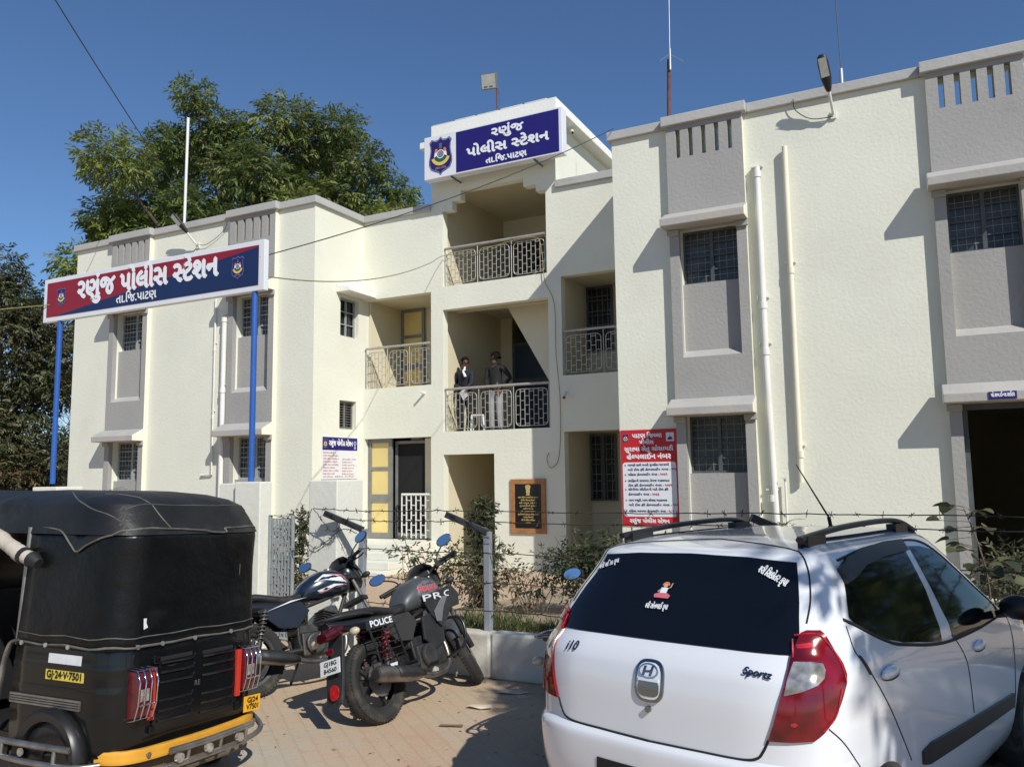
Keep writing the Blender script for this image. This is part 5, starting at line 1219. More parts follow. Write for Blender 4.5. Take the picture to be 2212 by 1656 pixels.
def panel(name, poly, x, th, mt, t, both=True, bevel=.006, curve=0):
    for s in ((1, -1) if both else (1,)):
        m = M(); n = len(poly); cy = sum(p[0] for p in poly)/n
        f = lambda p: x+(p[2] if len(p) > 2 else 0)
        m.add([(s*(f(p)-th), p[0], p[1]) for p in poly]+[(s*f(p), p[0], p[1]) for p in poly], [tuple(range(n)), tuple(range(n, 2*n))]+[(i, (i+1) % n, n+(i+1) % n, n+i) for i in range(n)]); o = m.build(name, [MT[mt]], t, bevel=bevel)
    return o
def motorcycle(label, loc, heading, lean, steer, kind, group='motorcycles parked in front of the station'):
    A = kind == 'police'
    t = thing('motorcycle', label, 'motorcycle', loc, 0, group); t.rotation_euler = (0, -R(lean), -R(heading))
    WB, rr_ = 1.27, .315
    wheel_parts(t, (0, 0, rr_), rr_, .118, T=None)
    # front assembly turns about the steering axis
    rk = R(25); ax = Vector((0, -sin(rk), cos(rk))); P0 = Vector((0, 1.235, .305))
    ST = Matrix.Translation(P0) @ Matrix.Rotation(R(steer), 4, ax) @ Matrix.Translation(-P0)
    wheel_parts(t, (0, WB, .305), .305, .095, T=ST)
    m = M()
    for s in (-1, 1):
        b = Vector((s*.085, WB, .305)); m.tube([b, b+ax*.34], .026, 10, 0, ST); m.tube([b+ax*.30, b+ax*.68], .019, 10, 1, ST)
    for q in (.44, .66): c = Vector((0, WB-.015, .305))+ax*q; m.box(-.12, .12, c.y-.04, c.y+.05, c.z-.018, c.z+.018, 0, ST)
    m.build('fork', [MT['bike_matt'], MT['steel_dull']], t, smooth=45)
    m = M(); rows = []
    for k in range(13):
        a = R(8+152*k/12) if A else R(20+140*k/12); r = .335; w_ = .065*(1 if 0 < k < 12 else .7)
        rows.append([Vector((x*w_, WB+(r-dz)*cos(a), .305+(r-dz)*sin(a))) for x, dz in ((-1, .055), (-.95, .02), (-.5, .0), (0, -.004), (.5, .0), (.95, .02), (1, .055))])
    m.loft(rows, 0, ST, cap=False, open_ring=True); m.build('front_mudguard', [MT['bike_gray' if A else 'bike_black']], t, smooth=60, solid=.006)
    # headlamp fairing and instruments
    m = M(); m.loft([ring(y, 0, cz, w_, h) for y, cz, w_, h in ((.93, .985, .07, .05), (.99, .975, .125, .10), (1.07, .945, .13, .125), (1.14, .92, .11, .11), (1.18, .905, .07, .07))], 0, ST); fo = m.build('headlamp_cowl', [MT['bike_black']], t, smooth=50)
    m = M(); m.loft([ring(y, 0, cz, w_, h) for y, cz, w_, h in ((1.165, .90, .085, .075), (1.195, .895, .06, .05))], 0, ST); m.build('headlamp', [MT['lamp_clear']], fo, smooth=50)
    m = M(); P = [(-.15, .945, 1.00), (-.13, .96, 1.075), (-.07, .985, 1.135), (0, .995, 1.15), (.07, .985, 1.135), (.13, .96, 1.075), (.15, .945, 1.00)]; Q = [(-.14, 1.12, .93), (-.12, 1.13, .99), (-.06, 1.145, 1.03), (0, 1.15, 1.04), (.06, 1.145, 1.03), (.12, 1.13, .99), (.14, 1.12, .93)]
    m.loft([[Vector(p) for p in P], [Vector(a).lerp(Vector(b), .5)+Vector((0, .02, .012)) for a, b in zip(P, Q)], [Vector(q) for q in Q]], 0, ST, False, False, True); m.build('visor', [MT['bike_matt']], fo, smooth=60, solid=.006)
    m = M(); m.box(-.09, .09, .915, .965, 1.0, 1.05, 0, ST); m.build('instruments', [MT['plastic_black']], t, bevel=.01)
    # handlebar
    m = M(); H = [(-.37, .80, 1.035), (-.26, .865, 1.045), (-.14, .92, 1.035), (-.05, .94, 1.0), (.05, .94, 1.0), (.14, .92, 1.035), (.26, .865, 1.045), (.37, .80, 1.035)]
    m.tube(catmull(H, 4), .0115, 8, 0, ST); hb = m.build('handlebar', [MT['bike_matt']], t, smooth=60)
    m = M()
    for s in (-1, 1):
        a, b = Vector((s*.245, .873, 1.044)), Vector((s*.375, .797, 1.034)); m.tube([a, b], .0175, 10, 0, ST)
    m.parts('grip', [MT['rubber']], hb, smooth=60)
    m = M()
    for s in (-1, 1):
        m.tube(catmull([(s*.20, .915, 1.035), (s*.25, .935, 1.03), (s*.36, .865, 1.02)], 4), .007, 6, 0, ST); m.box(min(s*.17, s*.235), max(s*.17, s*.235), .88, .93, 1.02, 1.065, 0, ST)
        for q in (0, .03, .06): m.tube(catmull([(s*.20, .92, 1.03), (s*(.15-q), 1.0+q, 1.06-q), (s*(.08), 1.05, .96)], 5), .005, 5, 0, ST)
    m.build('control', [MT['rubber']], hb, smooth=60)
    for s in (-1, 1):
        m = M(); tip = Vector((s*.34, .93, 1.20)) if (A or s > 0) else Vector((s*.34, .93, 1.20)); m.tube(catmull([(s*.19, .90, 1.05), (s*.22, .92, 1.11), (s*.30, .93, 1.17)], 5), .0065, 6, 0, ST)
        n = Vector((s*-.12, -1, .18)).normalized(); F = frame(tip, Vector((1, 0, 0)) if s > 0 else Vector((1, 0, 0)), Vector((0, 0, 1)))
        u = n.cross(Vector((0, 0, 1))).normalized()*-1; v = n.cross(u)*1.0; v = -v if v.z < 0 else v
        el = [(1, 0), (.93, .35), (.65, .62), (.2, .74), (-.35, .70), (-.8, .48), (-1, .1), (-.95, -.3), (-.6, -.62), (-.1, -.72), (.45, -.62), (.85, -.35)]
        q = lambda k, o: [tip+u*(x*k*.072*s)+v*(y*k*.062)+n*o for x, y in el]
        m.loft([q(.6, -.03), q(1.0, -.012), q(1.06, 0), q(1.0, .004)], 0, ST); mo = m.build('mirror', [MT['plastic_black']], t, smooth=50)
        m = M(); m.add(q(.94, .0055), [tuple(range(12))], 0, ST); m.build('mirror_glass', [MT['mirror_glass']], mo)
    # tank
    tk = [ring(y, 0, z, w_, h, 20, 2.4) for y, z, w_, h in ((.47, .80, .075, .05), (.52, .825, .11, .085), (.60, .855, .145, .115), (.70, .875, .17, .135), (.80, .885, .178, .135), (.89, .885, .165, .12), (.96, .88, .12, .10), (1.0, .872, .07, .07))]
    m = M(); m.loft(tk); tank = m.build('fuel_tank', [MT['bike_gray' if A else 'bike_blue']], t, smooth=60)
    bv = BVHTree.FromPolygons(m.v, m.f)
    m = M(); m.tube([(0, .82, 1.015), (0, .82, 1.03)], .04, 16); m.build('fuel_cap', [MT['steel_dull']], tank, smooth=40)
    SI = (-1, 0, 0)
    def tank_write(s_, y, z, wd, hh, mt, name='lettering', x=None, ang=0):
        v, f = word(s_, 1.0); x0, x1 = min(p[0] for p in v), max(p[0] for p in v); out = []
        mm = M()
        for k, (dx, dy) in enumerate(((0, 0), (.002, 0), (-.002, 0), (0, .002))):
            vv = []
            for p in v:
                a = (p[0]-(x0+x1)/2)*wd/(x1-x0)+dx; b_ = p[1]*hh/.7+dy; yy = y+a*cos(R(ang))-b_*sin(R(ang)); zz = z+a*sin(R(ang))+b_*cos(R(ang))
                if x is None:
                    l, n, i, ds = bv.ray_cast(Vector((1, yy, zz)), Vector((-1, 0, 0))); xx = (l.x if l else .15)+.002+.0004*k
                else: xx = x+.002+.0004*k
                vv.append((xx, yy, zz))
            mm.add(vv, f)
        return mm.build(name, [MT[mt]], t)
    if A:
        decal('tank_panel', [(1, .60, .86), (1, .64, .935), (1, .74, .97), (1, .84, .95), (1, .90, .88), (1, .80, .86), (1, .68, .845)], SI, .0015, [MT['bike_silver']], tank, bv, .03, 0)
        tank_write('POLICE', .745, .872, .235, .050, 'red_vinyl')
        SH = [(.62, .84, -.02), (.80, .845, 0), (1.02, .89, .02), (1.09, .80, .03), (1.06, .70, .03), (.93, .69, .02), (.88, .62, .01), (.78, .56, 0), (.70, .66, -.01)]
        panel('tank_shroud', SH, .185, .02, 'bike_matt', t)
        panel('shroud_accent', [(.72, .70, -.004), (.86, .80, .006), (.94, .80, .010), (.84, .70, .004), (.78, .60, 0), (.72, .61, -.004)], .1925, .008, 'bike_silver', t)
        for ch, y in (('P', .68), ('R', .815), ('O', .955)): tank_write(ch, y, .792, .12, .052, 'reflect_white', 'letter', x=.187+(y-.80)*.08)
        panel('belly_panel', [(.58, .68), (.74, .70), (.84, .58), (.80, .44), (.66, .40), (.54, .50)], .155, .025, 'bike_matt', t)
    else:
        decal('tank_panel', [(1, .60, .90), (1, .70, .965), (1, .84, .94), (1, .93, .87), (1, .80, .89), (1, .70, .91)], SI, .0015, [MT['reflect_white']], tank, bv, .03, 0)
        decal('tank_stripe', [(1, .62, .82), (1, .78, .865), (1, .93, .855), (1, .80, .845), (1, .66, .80)], SI, .0015, [MT['reflect_white']], tank, bv, .03, 0)
        decal('tank_stripe', [(1, .63, .805), (1, .66, .795), (1, .82, .838), (1, .93, .85)], SI, .002, [MT['stripe_pink']], tank, bv, .03, 0); decal('tank_stripe', [(1, .72, .965), (1, .86, .935), (1, .94, .87), (1, .945, .88), (1, .87, .95)], SI, .002, [MT['stripe_pink']], tank, bv, .03, 0)
        panel('side_accent', [(.10, .68), (.36, .76), (.52, .775), (.36, .745)], .148, .006, 'reflect_white', t)
    # seat and tail
    m = M(); m.loft([ring(y, 0, z, w_, h, 16, 2.6) for y, z, w_, h in ((-.32, .835, .06, .025), (-.26, .835, .10, .035), (-.10, .83, .125, .04), (.08, .822, .13, .04), (.18, .80, .125, .045), (.30, .775, .12, .045), (.42, .78, .10, .04), (.52, .81, .08, .04))]); m.build('seat', [MT['seat_vinyl']], t, smooth=60)
    m = M(); m.loft([ring(y, 0, z, w_, h, 14, 3) for y, z, w_, h in ((-.40, .79, .045, .02), (-.33, .775, .085, .04), (-.15, .755, .115, .055), (.1, .735, .12, .065), (.35, .715, .11, .06), (.46, .72, .09, .05))]); tl = m.build('tail_cowl', [MT['bike_black']], t, smooth=55)
    m = M()
    for s in (-1, 1): m.tube(catmull([(s*.12, .02, .80), (s*.15, -.12, .815), (s*.13, -.32, .83), (s*.05, -.41, .835), (0, -.42, .835)], 5), .011, 8)
    m.build('grab_rail', [MT['bike_matt']], t, smooth=60)
    panel('side_panel', [(.06, .70), (.16, .74), (.46, .75), (.54, .66), (.42, .52), (.24, .54)], .125, .02, 'bike_black', t)
    m = M(); m.loft([ring(y, 0, z, w_, h, 14, 2.4) for y, z, w_, h in ((-.30, .755, .095, .05), (-.38, .735, .085, .055), (-.45, .715, .05, .035))]); m.build('tail_lamp', [MT['bike_lamp']], t, smooth=55)
    m = M(); m.add([(-.07, -.30, .72), (.07, -.30, .72), (.085, -.42, .40), (-.085, -.42, .40), (.075, -.475, .24), (-.075, -.475, .24), (-.07, -.27, .72), (.07, -.27, .72), (.085, -.39, .40), (-.085, -.39, .40), (.075, -.445, .24), (-.075, -.445, .24)], [(0, 1, 2, 3), (3, 2, 4, 5), (6, 9, 8, 7), (9, 11, 10, 8), (0, 3, 9, 6), (1, 7, 8, 2), (3, 5, 11, 9), (2, 8, 10, 4), (0, 6, 7, 1), (5, 4, 10, 11)])
    mg = m.build('rear_mudguard', [MT['bike_matt']], t, bevel=.006)
    if A:
        T = Matrix.Translation((0, -.425, .505)) @ Matrix.Rotation(R(-16), 4, 'X') @ PF(0, 0, 0)
        m = M(); m.prism([(-.10, -.055), (.10, -.055), (.10, .055), (-.10, .055)], 0, .006, T); pl = m.build('number_plate', [MT['plate_white']], t, bevel=.003)
        write('plate_lettering', 'GJ18G', T @ Matrix.Translation((.004, .010, .007)), MT['black'], pl, width=.125, height=.024, bold=.0012); write('plate_lettering', 'B4560', T @ Matrix.Translation((.004, -.038, .007)), MT['black'], pl, width=.125, height=.024, bold=.0012)
        m = M(); ov = [(.045*cos(2*pi*k/18), .055*sin(2*pi*k/18)) for k in range(18)]; m.prism(ov, 0, .008, Matrix.Translation((.02, -.462, .325)) @ Matrix.Rotation(R(-16), 4, 'X') @ PF(0, 0, 0)); m.build('reflector', [MT['lamp_red_bright']], t, smooth=40)
        m = M(); m.box(-.04, .03, -.40, -.385, .59, .625); m.build('reflector', [MT['lamp_red']], t, bevel=.004)
    for s in (-1, 1):
        m = M(); m.tube([(s*.08, -.30, .70), (s*.16, -.31, .70)], .010, 6); m.ell((s*.20, -.31, .70), .045, .035, .030, 12, 8); m.build('indicator', [MT['indicator']], t, smooth=60)
        m = M(); m.tube([(s*.12, 1.05, .88), (s*.17, 1.05, .88)], .010, 6, 0, ST); m.ell((s*.21, 1.05, .885), .045, .03, .028, 12, 8, 0, ST); m.build('indicator', [MT['bike_matt']], t, smooth=60)
    # engine, frame, swing arm, shocks
    m = M(); m.box(-.13, .13, .44, .80, .27, .47); m.tube([(.12, .56, .37), (.165, .56, .37)], .095, 20); m.tube([(-.12, .52, .36), (-.155, .52, .36)], .085, 20); m.box(-.10, .10, .40, .62, .46, .54)
    m.build('engine_case', [MT['engine_metal']], t, bevel=.02)
    m = M(); Tc = Matrix.Translation((0, .72, .46)) @ Matrix.Rotation(R(-18), 4, 'X')
    m.box(-.075, .075, -.07, .07, 0, .20, 0, Tc)
    for k in range(8): m.box(-.105, .105, -.095, .095, .01+k*.022, .019+k*.022, 0, Tc)
    m.build('cylinder', [MT['engine_metal']], t, bevel=.004)
    m = M()
    m.tube([(0, .98, .80), (0, .86, .55), (0, .80, .30)], .02, 8)
    for s in (-1, 1): m.tube(catmull([(s*.03, .98, .82), (s*.09, .70, .74), (s*.10, .46, .66), (s*.10, .42, .42), (s*.10, .46, .30)], 5), .016, 8); m.tube([(s*.10, .44, .66), (s*.10, .02, .74)], .014, 8); m.tube([(s*.105, .44, .33), (s*.105, .0, .315)], .022, 8)
    m.build('frame', [MT['bike_matt']], t, smooth=60)
    sp = 'spring_red' if A else 'steel_dull'
    for s in (-1, 1):
        m = M(); a, b = Vector((s*.135, .02, .345)), Vector((s*.125, .13, .71)); helix(m, a.lerp(b, .28), b.lerp(a, .05), .030, 8, .0062); so = m.build('shock_spring', [MT[sp]], t, smooth=60)
        m = M(); m.tube([a, b], .016, 8); m.tube([a, a.lerp(b, .26)], .026, 10); m.build('damper', [MT['bike_matt']], so, smooth=60)
    m = M(); m.tube(catmull([(.04, .80, .56), (.07, .88, .46), (.10, .86, .30), (.13, .74, .22), (.16, .52, .215), (.175, .36, .25)], 6), .022, 10); m.build('exhaust_pipe', [MT['exhaust_metal']], t, smooth=60)
    m = M(); E0, E1 = Vector((.175, .38, .25)), Vector((.205, -.20, .36)); m.tube([E0, E0.lerp(E1, .12), E0.lerp(E1, .3), E0.lerp(E1, .94), E1], [.028, .045, .058, .062, .050], 18); mf = m.build('muffler', [MT['exhaust_metal']], t, smooth=50)
    m = M(); d = (E1-E0).normalized(); m.tube([E1, E1+d*.012], .034, 16); m.build('muffler_tip', [MT['bike_matt']], mf, smooth=40); m = M(); m.tube([E1+d*.012, E1+d*.016], .017, 12); m.build('outlet', [MT['seam']], mf)
    m = M(); rows = []
    for k in range(6):
        c = E0.lerp(E1, .02+.62*k/5); r = .040+.028*min(1, k/2); rows.append([c+Vector((r*cos(R(q)), 0, r*sin(R(q)))) for q in (-30, 0, 30, 60, 90, 115)])
    m.loft(rows, 0, None, False, False, True); m.build('heat_shield', [MT['bike_matt']], mf, smooth=60, solid=.005)
    # foot pegs, stand, guards
    m = M()
    for y, z in ((.52, .30), (.26, .36)):
        for s in (-1, 1): m.tube([(s*.12, y, z), (s*.26, y-.01, z)], .014, 8)
    m.parts('foot_peg', [MT['rubber']], t, smooth=60)
    m = M(); g = R(lean); m.tube([(-.12, .50, .26), (-.27, .44, .27*math.tan(g)*0+.02+.26*math.tan(g)*0)], .011, 8); m.box(-.31, -.24, .41, .47, -.0, .02); m.build('side_stand', [MT['bike_matt']], t)
    if A:
        m = M()
        for s in (-1, 1): m.tube(catmull([(s*.06, .88, .62), (s*.24, .93, .60), (s*.29, .93, .50), (s*.26, .90, .36), (s*.10, .84, .30)], 6), .013, 8)
        m.build('crash_guard', [MT['bike_black']], t, smooth=60)
        # luggage side rack with lettering plate
        m = M(); x = .20
        for y0, z0, y1, z1 in ((-.16, .74, -.10, .40), (.14, .74, .20, .42), (.0, .74, .04, .40)): m.tube([(x, y0, z0), (x, y1, z1)], .008, 6)
        m.tube(catmull([(x, -.10, .40), (x, .05, .385), (x, .20, .42)], 4), .008, 6)
        for k in range(5): z = .66-.052*k; m.tube([(x, -.14+.012*k, z), (x, .15+.01*k, z)], .0055, 6)
        m.build('side_rack', [MT['bike_black']], t, smooth=60)
        panel('rack_plate', [(-.19, .675), (.16, .685), (.15, .752), (-.18, .755)], .21, .008, 'bike_black', t, both=False)
        tank_write('POLICE', -.01, .695, .26, .046, 'vinyl_white', x=.211)
        m = M(); m.add([(.216, -.035, .40), (.216, .06, .40), (.216, .02, .32)], [(0, 1, 2)]); m.build('warning_sticker', [MT['reflect_white']], t)
    if kind == 'rack':
        m = M()
        for s in (-1, 1): m.tube(catmull([(s*.13, .05, .83), (s*.14, -.2, .86), (s*.12, -.45, .87), (0, -.50, .87)], 5), .012, 8)
        for y in (-.15, -.27, -.39): m.tube([(-.13, y, .865), (.13, y, .865)], .009, 6)
        m.build('carrier', [MT['chrome_dark']], t, smooth=60)
    return t
motorcycle('dark grey police motorcycle with red lettering on its tank, nearest the low wall', (-3.80, -7.66, .0), 3, 19, 36, 'police')
motorcycle('black motorcycle with white and pink tank stripes between the rickshaw and the police motorcycle', (-5.22, -7.58, 0), 24, 16, 32, 'plain')
motorcycle('black motorcycle with a chrome carrier almost hidden behind the white car', (-2.02, -7.70, 0), 0, 10, 20, 'rack')
# ================================================================ people on the middle balcony
mk('skin', (.10, .048, .030), .5, var=.05, sss=.05)
mk('cloth_navy', (.010, .011, .022), .8, var=.2, vs=12, bump=.3, bs=30)
mk('cloth_black', (.010, .010, .011), .85, var=.2, vs=12, bump=.3, bs=30)
mk('cloth_gray', (.30, .30, .31), .85, var=.15, vs=14, bump=.35, bs=25)
mk('cloth_white', (.78, .78, .80), .85, var=.04)
mk('hair', (.008, .007, .007), .9, spec=.1)
mk('shoe', (.03, .02, .015), .4)
mk('chair_white', (.70, .69, .66), .4, var=.03)
def person(label, loc, rz, J, seg, mats, hair, extra=None):
    """J: joint -> (pos, rx, ry); seg: list of (a, b, material)"""
    t = thing('person', label, 'person', loc, rz)
    names = list(J); idx = {n: i for i, n in enumerate(names)}
    me = bpy.data.meshes.new('body'); me.from_pydata([J[n][0] for n in names], [(idx[a], idx[b]) for a, b, m in seg], [])
    o = bpy.data.objects.new('body', me); COL.objects.link(o)
    sk = o.modifiers.new('skin', 'SKIN'); sk.use_smooth_shade = True; sk.branch_smoothing = .3
    for n in names:
        d = me.skin_vertices[0].data[idx[n]]; q = J[n][1:]; d.radius = (q[0], q[-1]); d.use_root = n == 'pelvis'
    sb = o.modifiers.new('sub', 'SUBSURF'); sb.levels = sb.render_levels = 2
    bpy.context.view_layer.update(); dg = bpy.context.evaluated_depsgraph_get(); nm = bpy.data.meshes.new_from_object(o.evaluated_get(dg))
    o.modifiers.clear(); o.data = nm; nm.name = 'body'; bpy.data.meshes.remove(me)
    nm.materials.clear()
    for m in mats: nm.materials.append(MT[m])
    S_ = [(Vector(J[a][0]), Vector(J[b][0]), m) for a, b, m in seg]
    for f in nm.polygons:
        c = f.center; best = (9, 0)
        for a, b, m in S_:
            d = b-a; k = max(0, min(1, (c-a).dot(d)/max(d.length_squared, 1e-9))); q = (c-(a+d*k)).length
            if q < best[0]: best = (q, m)
        f.material_index = best[1]; f.use_smooth = True
    o.parent = t; hair(t)
    if extra: extra(t)
    return t
def hand(J, seg, name, w_, d, side, m, curl=.5):
    """palm and five fingers from the wrist joint, d = pointing direction"""
    p = Vector(J[w_][0]); d = Vector(d).normalized(); s = Vector(side).normalized(); n = d.cross(s).normalized()
    J[name+'palm'] = (tuple(p+d*.055), .034, .018); seg.append((w_, name+'palm', m))
    for k, (off, L) in enumerate(((-.030, .062), (-.010, .074), (.010, .070), (.029, .055))):
        a = p+d*.09+s*off; b = a+(d*(1-curl*.5)+n*curl*.6)*L*.55; c = b+(d*(1-curl)+n*curl)*L*.5
        for q, (x, r) in enumerate(((a, .010), (b, .0085), (c, .007))):
            J['%sf%d%d' % (name, k, q)] = (tuple(x), r, r); seg.append((name+'palm' if q == 0 else '%sf%d%d' % (name, k, q-1), '%sf%d%d' % (name, k, q), m))
    a = p+d*.04-s*.040; b = a+d*.030-s*.012+n*.015
    for q, x in enumerate((a, b)): J['%sth%d' % (name, q)] = (tuple(x), .011, .010); seg.append((name+'palm' if q == 0 else name+'th0', '%sth%d' % (name, q), m))
def head(J, seg, base, d, m=0):
    """face looking along d (horizontal)"""
    b = Vector(base); d = Vector(d).normalized(); up_ = Vector((0, 0, 1))
    J['neck'] = (tuple(b), .058, .055); J['jaw'] = (tuple(b+up_*.075+d*.022), .066, .062); J['face'] = (tuple(b+up_*.135+d*.018), .074, .084); J['skull'] = (tuple(b+up_*.195), .070, .082); J['crown'] = (tuple(b+up_*.235-d*.008), .048, .055)
    J['nose'] = (tuple(b+up_*.128+d*.112), .013, .017); J['chin'] = (tuple(b+up_*.055+d*.075), .022, .02)
    for a, c in (('neck', 'jaw'), ('jaw', 'face'), ('face', 'skull'), ('skull', 'crown'), ('face', 'nose'), ('jaw', 'chin')): seg.append((a, c, m))
    return b, d
def face_parts(t, b, d):
    s = d.cross(Vector((0, 0, 1))); m = M()
    for k in (-1, 1): m.ell(b+Vector((0, 0, .155))+d*.092+s*k*.032, .012, .012, .007, 10, 6)
    m.build('eye', [MT['hair']], t)
    m = M()
    for k in (-1, 1): m.ell(b+Vector((0, 0, .145))-d*.002+s*k*.085, .012, .02, .030, 10, 6)
    m.build('ear', [MT['skin']], t, smooth=60)
    m = M(); m.tube([b+Vector((0, 0, .088))+d*.088-s*.022, b+Vector((0, 0, .087))+d*.094, b+Vector((0, 0, .088))+d*.088+s*.022], .005, 6); m.tube([b+Vector((0, 0, .107))+d*.094-s*.026, b+Vector((0, 0, .112))+d*.10, b+Vector((0, 0, .107))+d*.094+s*.026], .007, 6, 1); m.build('mouth', [MT['skin'], MT['hair']], t)
def hair_cap(t, b, d, k=1.0):
    m = M(); c = b+Vector((0, 0, .185))-d*.012; s = d.cross(Vector((0, 0, 1))); rings = []
    for i in range(7):
        a = R(-8+98*i/6); q = cos(a)
        rings.append([c+s*(.090*k*q*cos(2*pi*j/20))+d*(.105*k*q*sin(2*pi*j/20)-(.030 if i == 0 and sin(2*pi*j/20) < 0 else 0))+Vector((0, 0, .092*k*sin(a)-(.05 if i == 0 and sin(2*pi*j/20) < .1 else 0)+(.03 if i == 0 and sin(2*pi*j/20) > .6 else 0))) for j in range(20)])
    m.loft(rings); m.build('hair', [MT['hair']], t, smooth=60)
FZ = 2.705
# first man: navy jacket, leaning on the rail, looking to the right
J = {}; G = []
J['pelvis'] = ((0, 0, .86), .15, .12); J['waist'] = ((.0, -.02, 1.02), .155, .125); J['chest'] = ((.01, -.05, 1.22), .185, .135); J['upper'] = ((.015, -.06, 1.36), .13, .10)
G += [('pelvis', 'waist', 1), ('waist', 'chest', 1), ('chest', 'upper', 1)]
hb_, hd_ = head(J, G, (.03, -.07, 1.43), (.72, -.70, 0)); G.append(('upper', 'neck', 1))
for s, n in ((-1, 'L'), (1, 'R')):
    J[n+'sh'] = ((s*.185+.01, -.05, 1.35), .075, .07); J[n+'el'] = ((s*.24 if s > 0 else -.25, -.16 if s > 0 else -.04, 1.10), .055); J[n+'wr'] = ((.20, -.30, 1.00) if s > 0 else (.02, -.29, 1.02), .036)
    G += [('upper', n+'sh', 1), (n+'sh', n+'el', 1), (n+'el', n+'wr', 1)]; hand(J, G, n, n+'wr', (.55 if s < 0 else .15, -.4, -.55), (s, .2, 0), 0, .6)
    J[n+'hip'] = ((s*.09, 0, .80), .10, .105); J[n+'kn'] = ((s*.10, -.03, .46), .068); J[n+'an'] = ((s*.11, .01, .09), .048); J[n+'to'] = ((s*.13, -.13, .035), .04, .03)
    G += [('pelvis', n+'hip', 2), (n+'hip', n+'kn', 2), (n+'kn', n+'an', 2), (n+'an', n+'to', 3)]
def ex1(t):
    face_parts(t, hb_, hd_)
    m = M(); m.tube(catmull([(.075, -.16, 1.46), (.085, -.19, 1.41), (.060, -.205, 1.36), (.09, -.205, 1.30), (.11, -.195, 1.24)], 4), [.02]*4+[.028]*4+[.024]*4+[.03]*4+[.012], 8); m.build('scarf', [MT['cloth_white']], t, smooth=60)
    m = M(); m.add([(.06, -.36, .90), (.20, -.39, .98), (.27, -.37, .82), (.14, -.35, .73), (.06, -.357, .90), (.20, -.387, .98), (.27, -.367, .82), (.14, -.347, .73)], [(0, 1, 2, 3), (7, 6, 5, 4)]); m.build('paper', [MT['cloth_white']], t)
person('man in a dark navy jacket with white scarf leaning on the balcony rail, holding paper', (-8.86, 2.30, FZ), 0, J, G, ['skin', 'cloth_navy', 'cloth_black', 'shoe'], lambda t: hair_cap(t, hb_, hd_), ex1)
# second man: black shirt, turned away to the left, hand on hip
J = {}; G = []
J['pelvis'] = ((0, 0, .90), .145, .115); J['waist'] = ((0, .01, 1.06), .145, .115); J['chest'] = ((0, .015, 1.28), .175, .125); J['upper'] = ((0, .01, 1.43), .12, .095)
G += [('pelvis', 'waist', 1), ('waist', 'chest', 1), ('chest', 'upper', 1)]
hb2, hd2 = head(J, G, (-.01, .0, 1.50), (-.96, -.10, 0)); G.append(('upper', 'neck', 0))
for s, n in ((-1, 'L'), (1, 'R')):
    J[n+'sh'] = ((s*.18, .01, 1.42), .07, .065); J[n+'el'] = ((.36, .02, 1.18) if s > 0 else (-.20, -.06, 1.15), .05); J[n+'wr'] = ((.17, -.06, 1.0) if s > 0 else (-.10, -.20, 1.0), .034)
    G += [('upper', n+'sh', 1), (n+'sh', n+'el', 1), (n+'el', n+'wr', 1)]; hand(J, G, n, n+'wr', (-.5, -.3, -.5) if s > 0 else (.6, -.35, -.3), (0, 1, .3), 0, .6)
    J[n+'hip'] = ((s*.085, 0, .84), .10, .10); J[n+'kn'] = ((s*.09, -.02, .48), .068); J[n+'an'] = ((s*.10, .02, .09), .050); J[n+'to'] = ((s*.12-.06, -.10, .035), .04, .03)
    G += [('pelvis', n+'hip', 2), (n+'hip', n+'kn', 2), (n+'kn', n+'an', 2), (n+'an', n+'to', 3)]
person('man in a black shirt and grey trousers turned to the left, hand on hip', (-8.14, 2.32, FZ), 0, J, G, ['skin', 'cloth_black', 'cloth_gray', 'shoe'], lambda t: hair_cap(t, hb2, hd2, 1.06), lambda t: face_parts(t, hb2, hd2))
# plastic chair by the rail
t = thing('plastic_stool', 'white plastic stool partly hidden behind the balcony bars', 'stool', (-8.58, 2.35, FZ), R(200))
m = M(); m.box(-.14, .14, -.14, .14, .41, .44); m.build('seat', [MT['chair_white']], t, bevel=.02)
for sx in (-1, 1):
    for sy in (-1, 1): m = M(); m.tube([(sx*.12, sy*.12, .41), (sx*.15, sy*.15, 0)], [.026, .018], 8); m.build('leg', [MT['chair_white']], t, smooth=50)
# ================================================================ vegetation
def leaf_mat(name, col, tr=.35, var=.35, vs=.8, rough=.5):
    m = mat(name, col, rough, var=var, vs=vs, spec=.35); t = m.node_tree; N = t.nodes; L = t.links
    b = N['Principled BSDF']; o = N['Material Output']; tl = N.new('ShaderNodeBsdfTranslucent'); mx = N.new('ShaderNodeMixShader'); mx.inputs[0].default_value = tr
    src = b.inputs['Base Color'].links[0].from_socket; L.new(src, tl.inputs[0]); L.new(b.outputs[0], mx.inputs[1]); L.new(tl.outputs[0], mx.inputs[2]); L.new(mx.outputs[0], o.inputs[0]); MT[name] = m; return m
leaf_mat('neem_light', (.25, .30, .075), .4); leaf_mat('neem_dark', (.12, .17, .055), .4); leaf_mat('neem_olive', (.20, .225, .08), .4)
leaf_mat('mango_dark', (.055, .068, .03), .25, rough=.38); leaf_mat('mango_mid', (.125, .125, .065), .2, rough=.36); leaf_mat('mango_pale', (.17, .16, .085), .25, rough=.4); leaf_mat('leaf_brown', (.16, .10, .05), .25)
leaf_mat('shrub_green', (.060, .078, .032), .3); leaf_mat('shrub_dust', (.13, .13, .075), .25); leaf_mat('grass_green', (.075, .105, .028), .35, vs=4); leaf_mat('grass_dry', (.20, .18, .08), .35, vs=4)
leaf_mat('big_leaf', (.14, .15, .075), .4); leaf_mat('big_leaf_dark', (.055, .065, .035), .4)
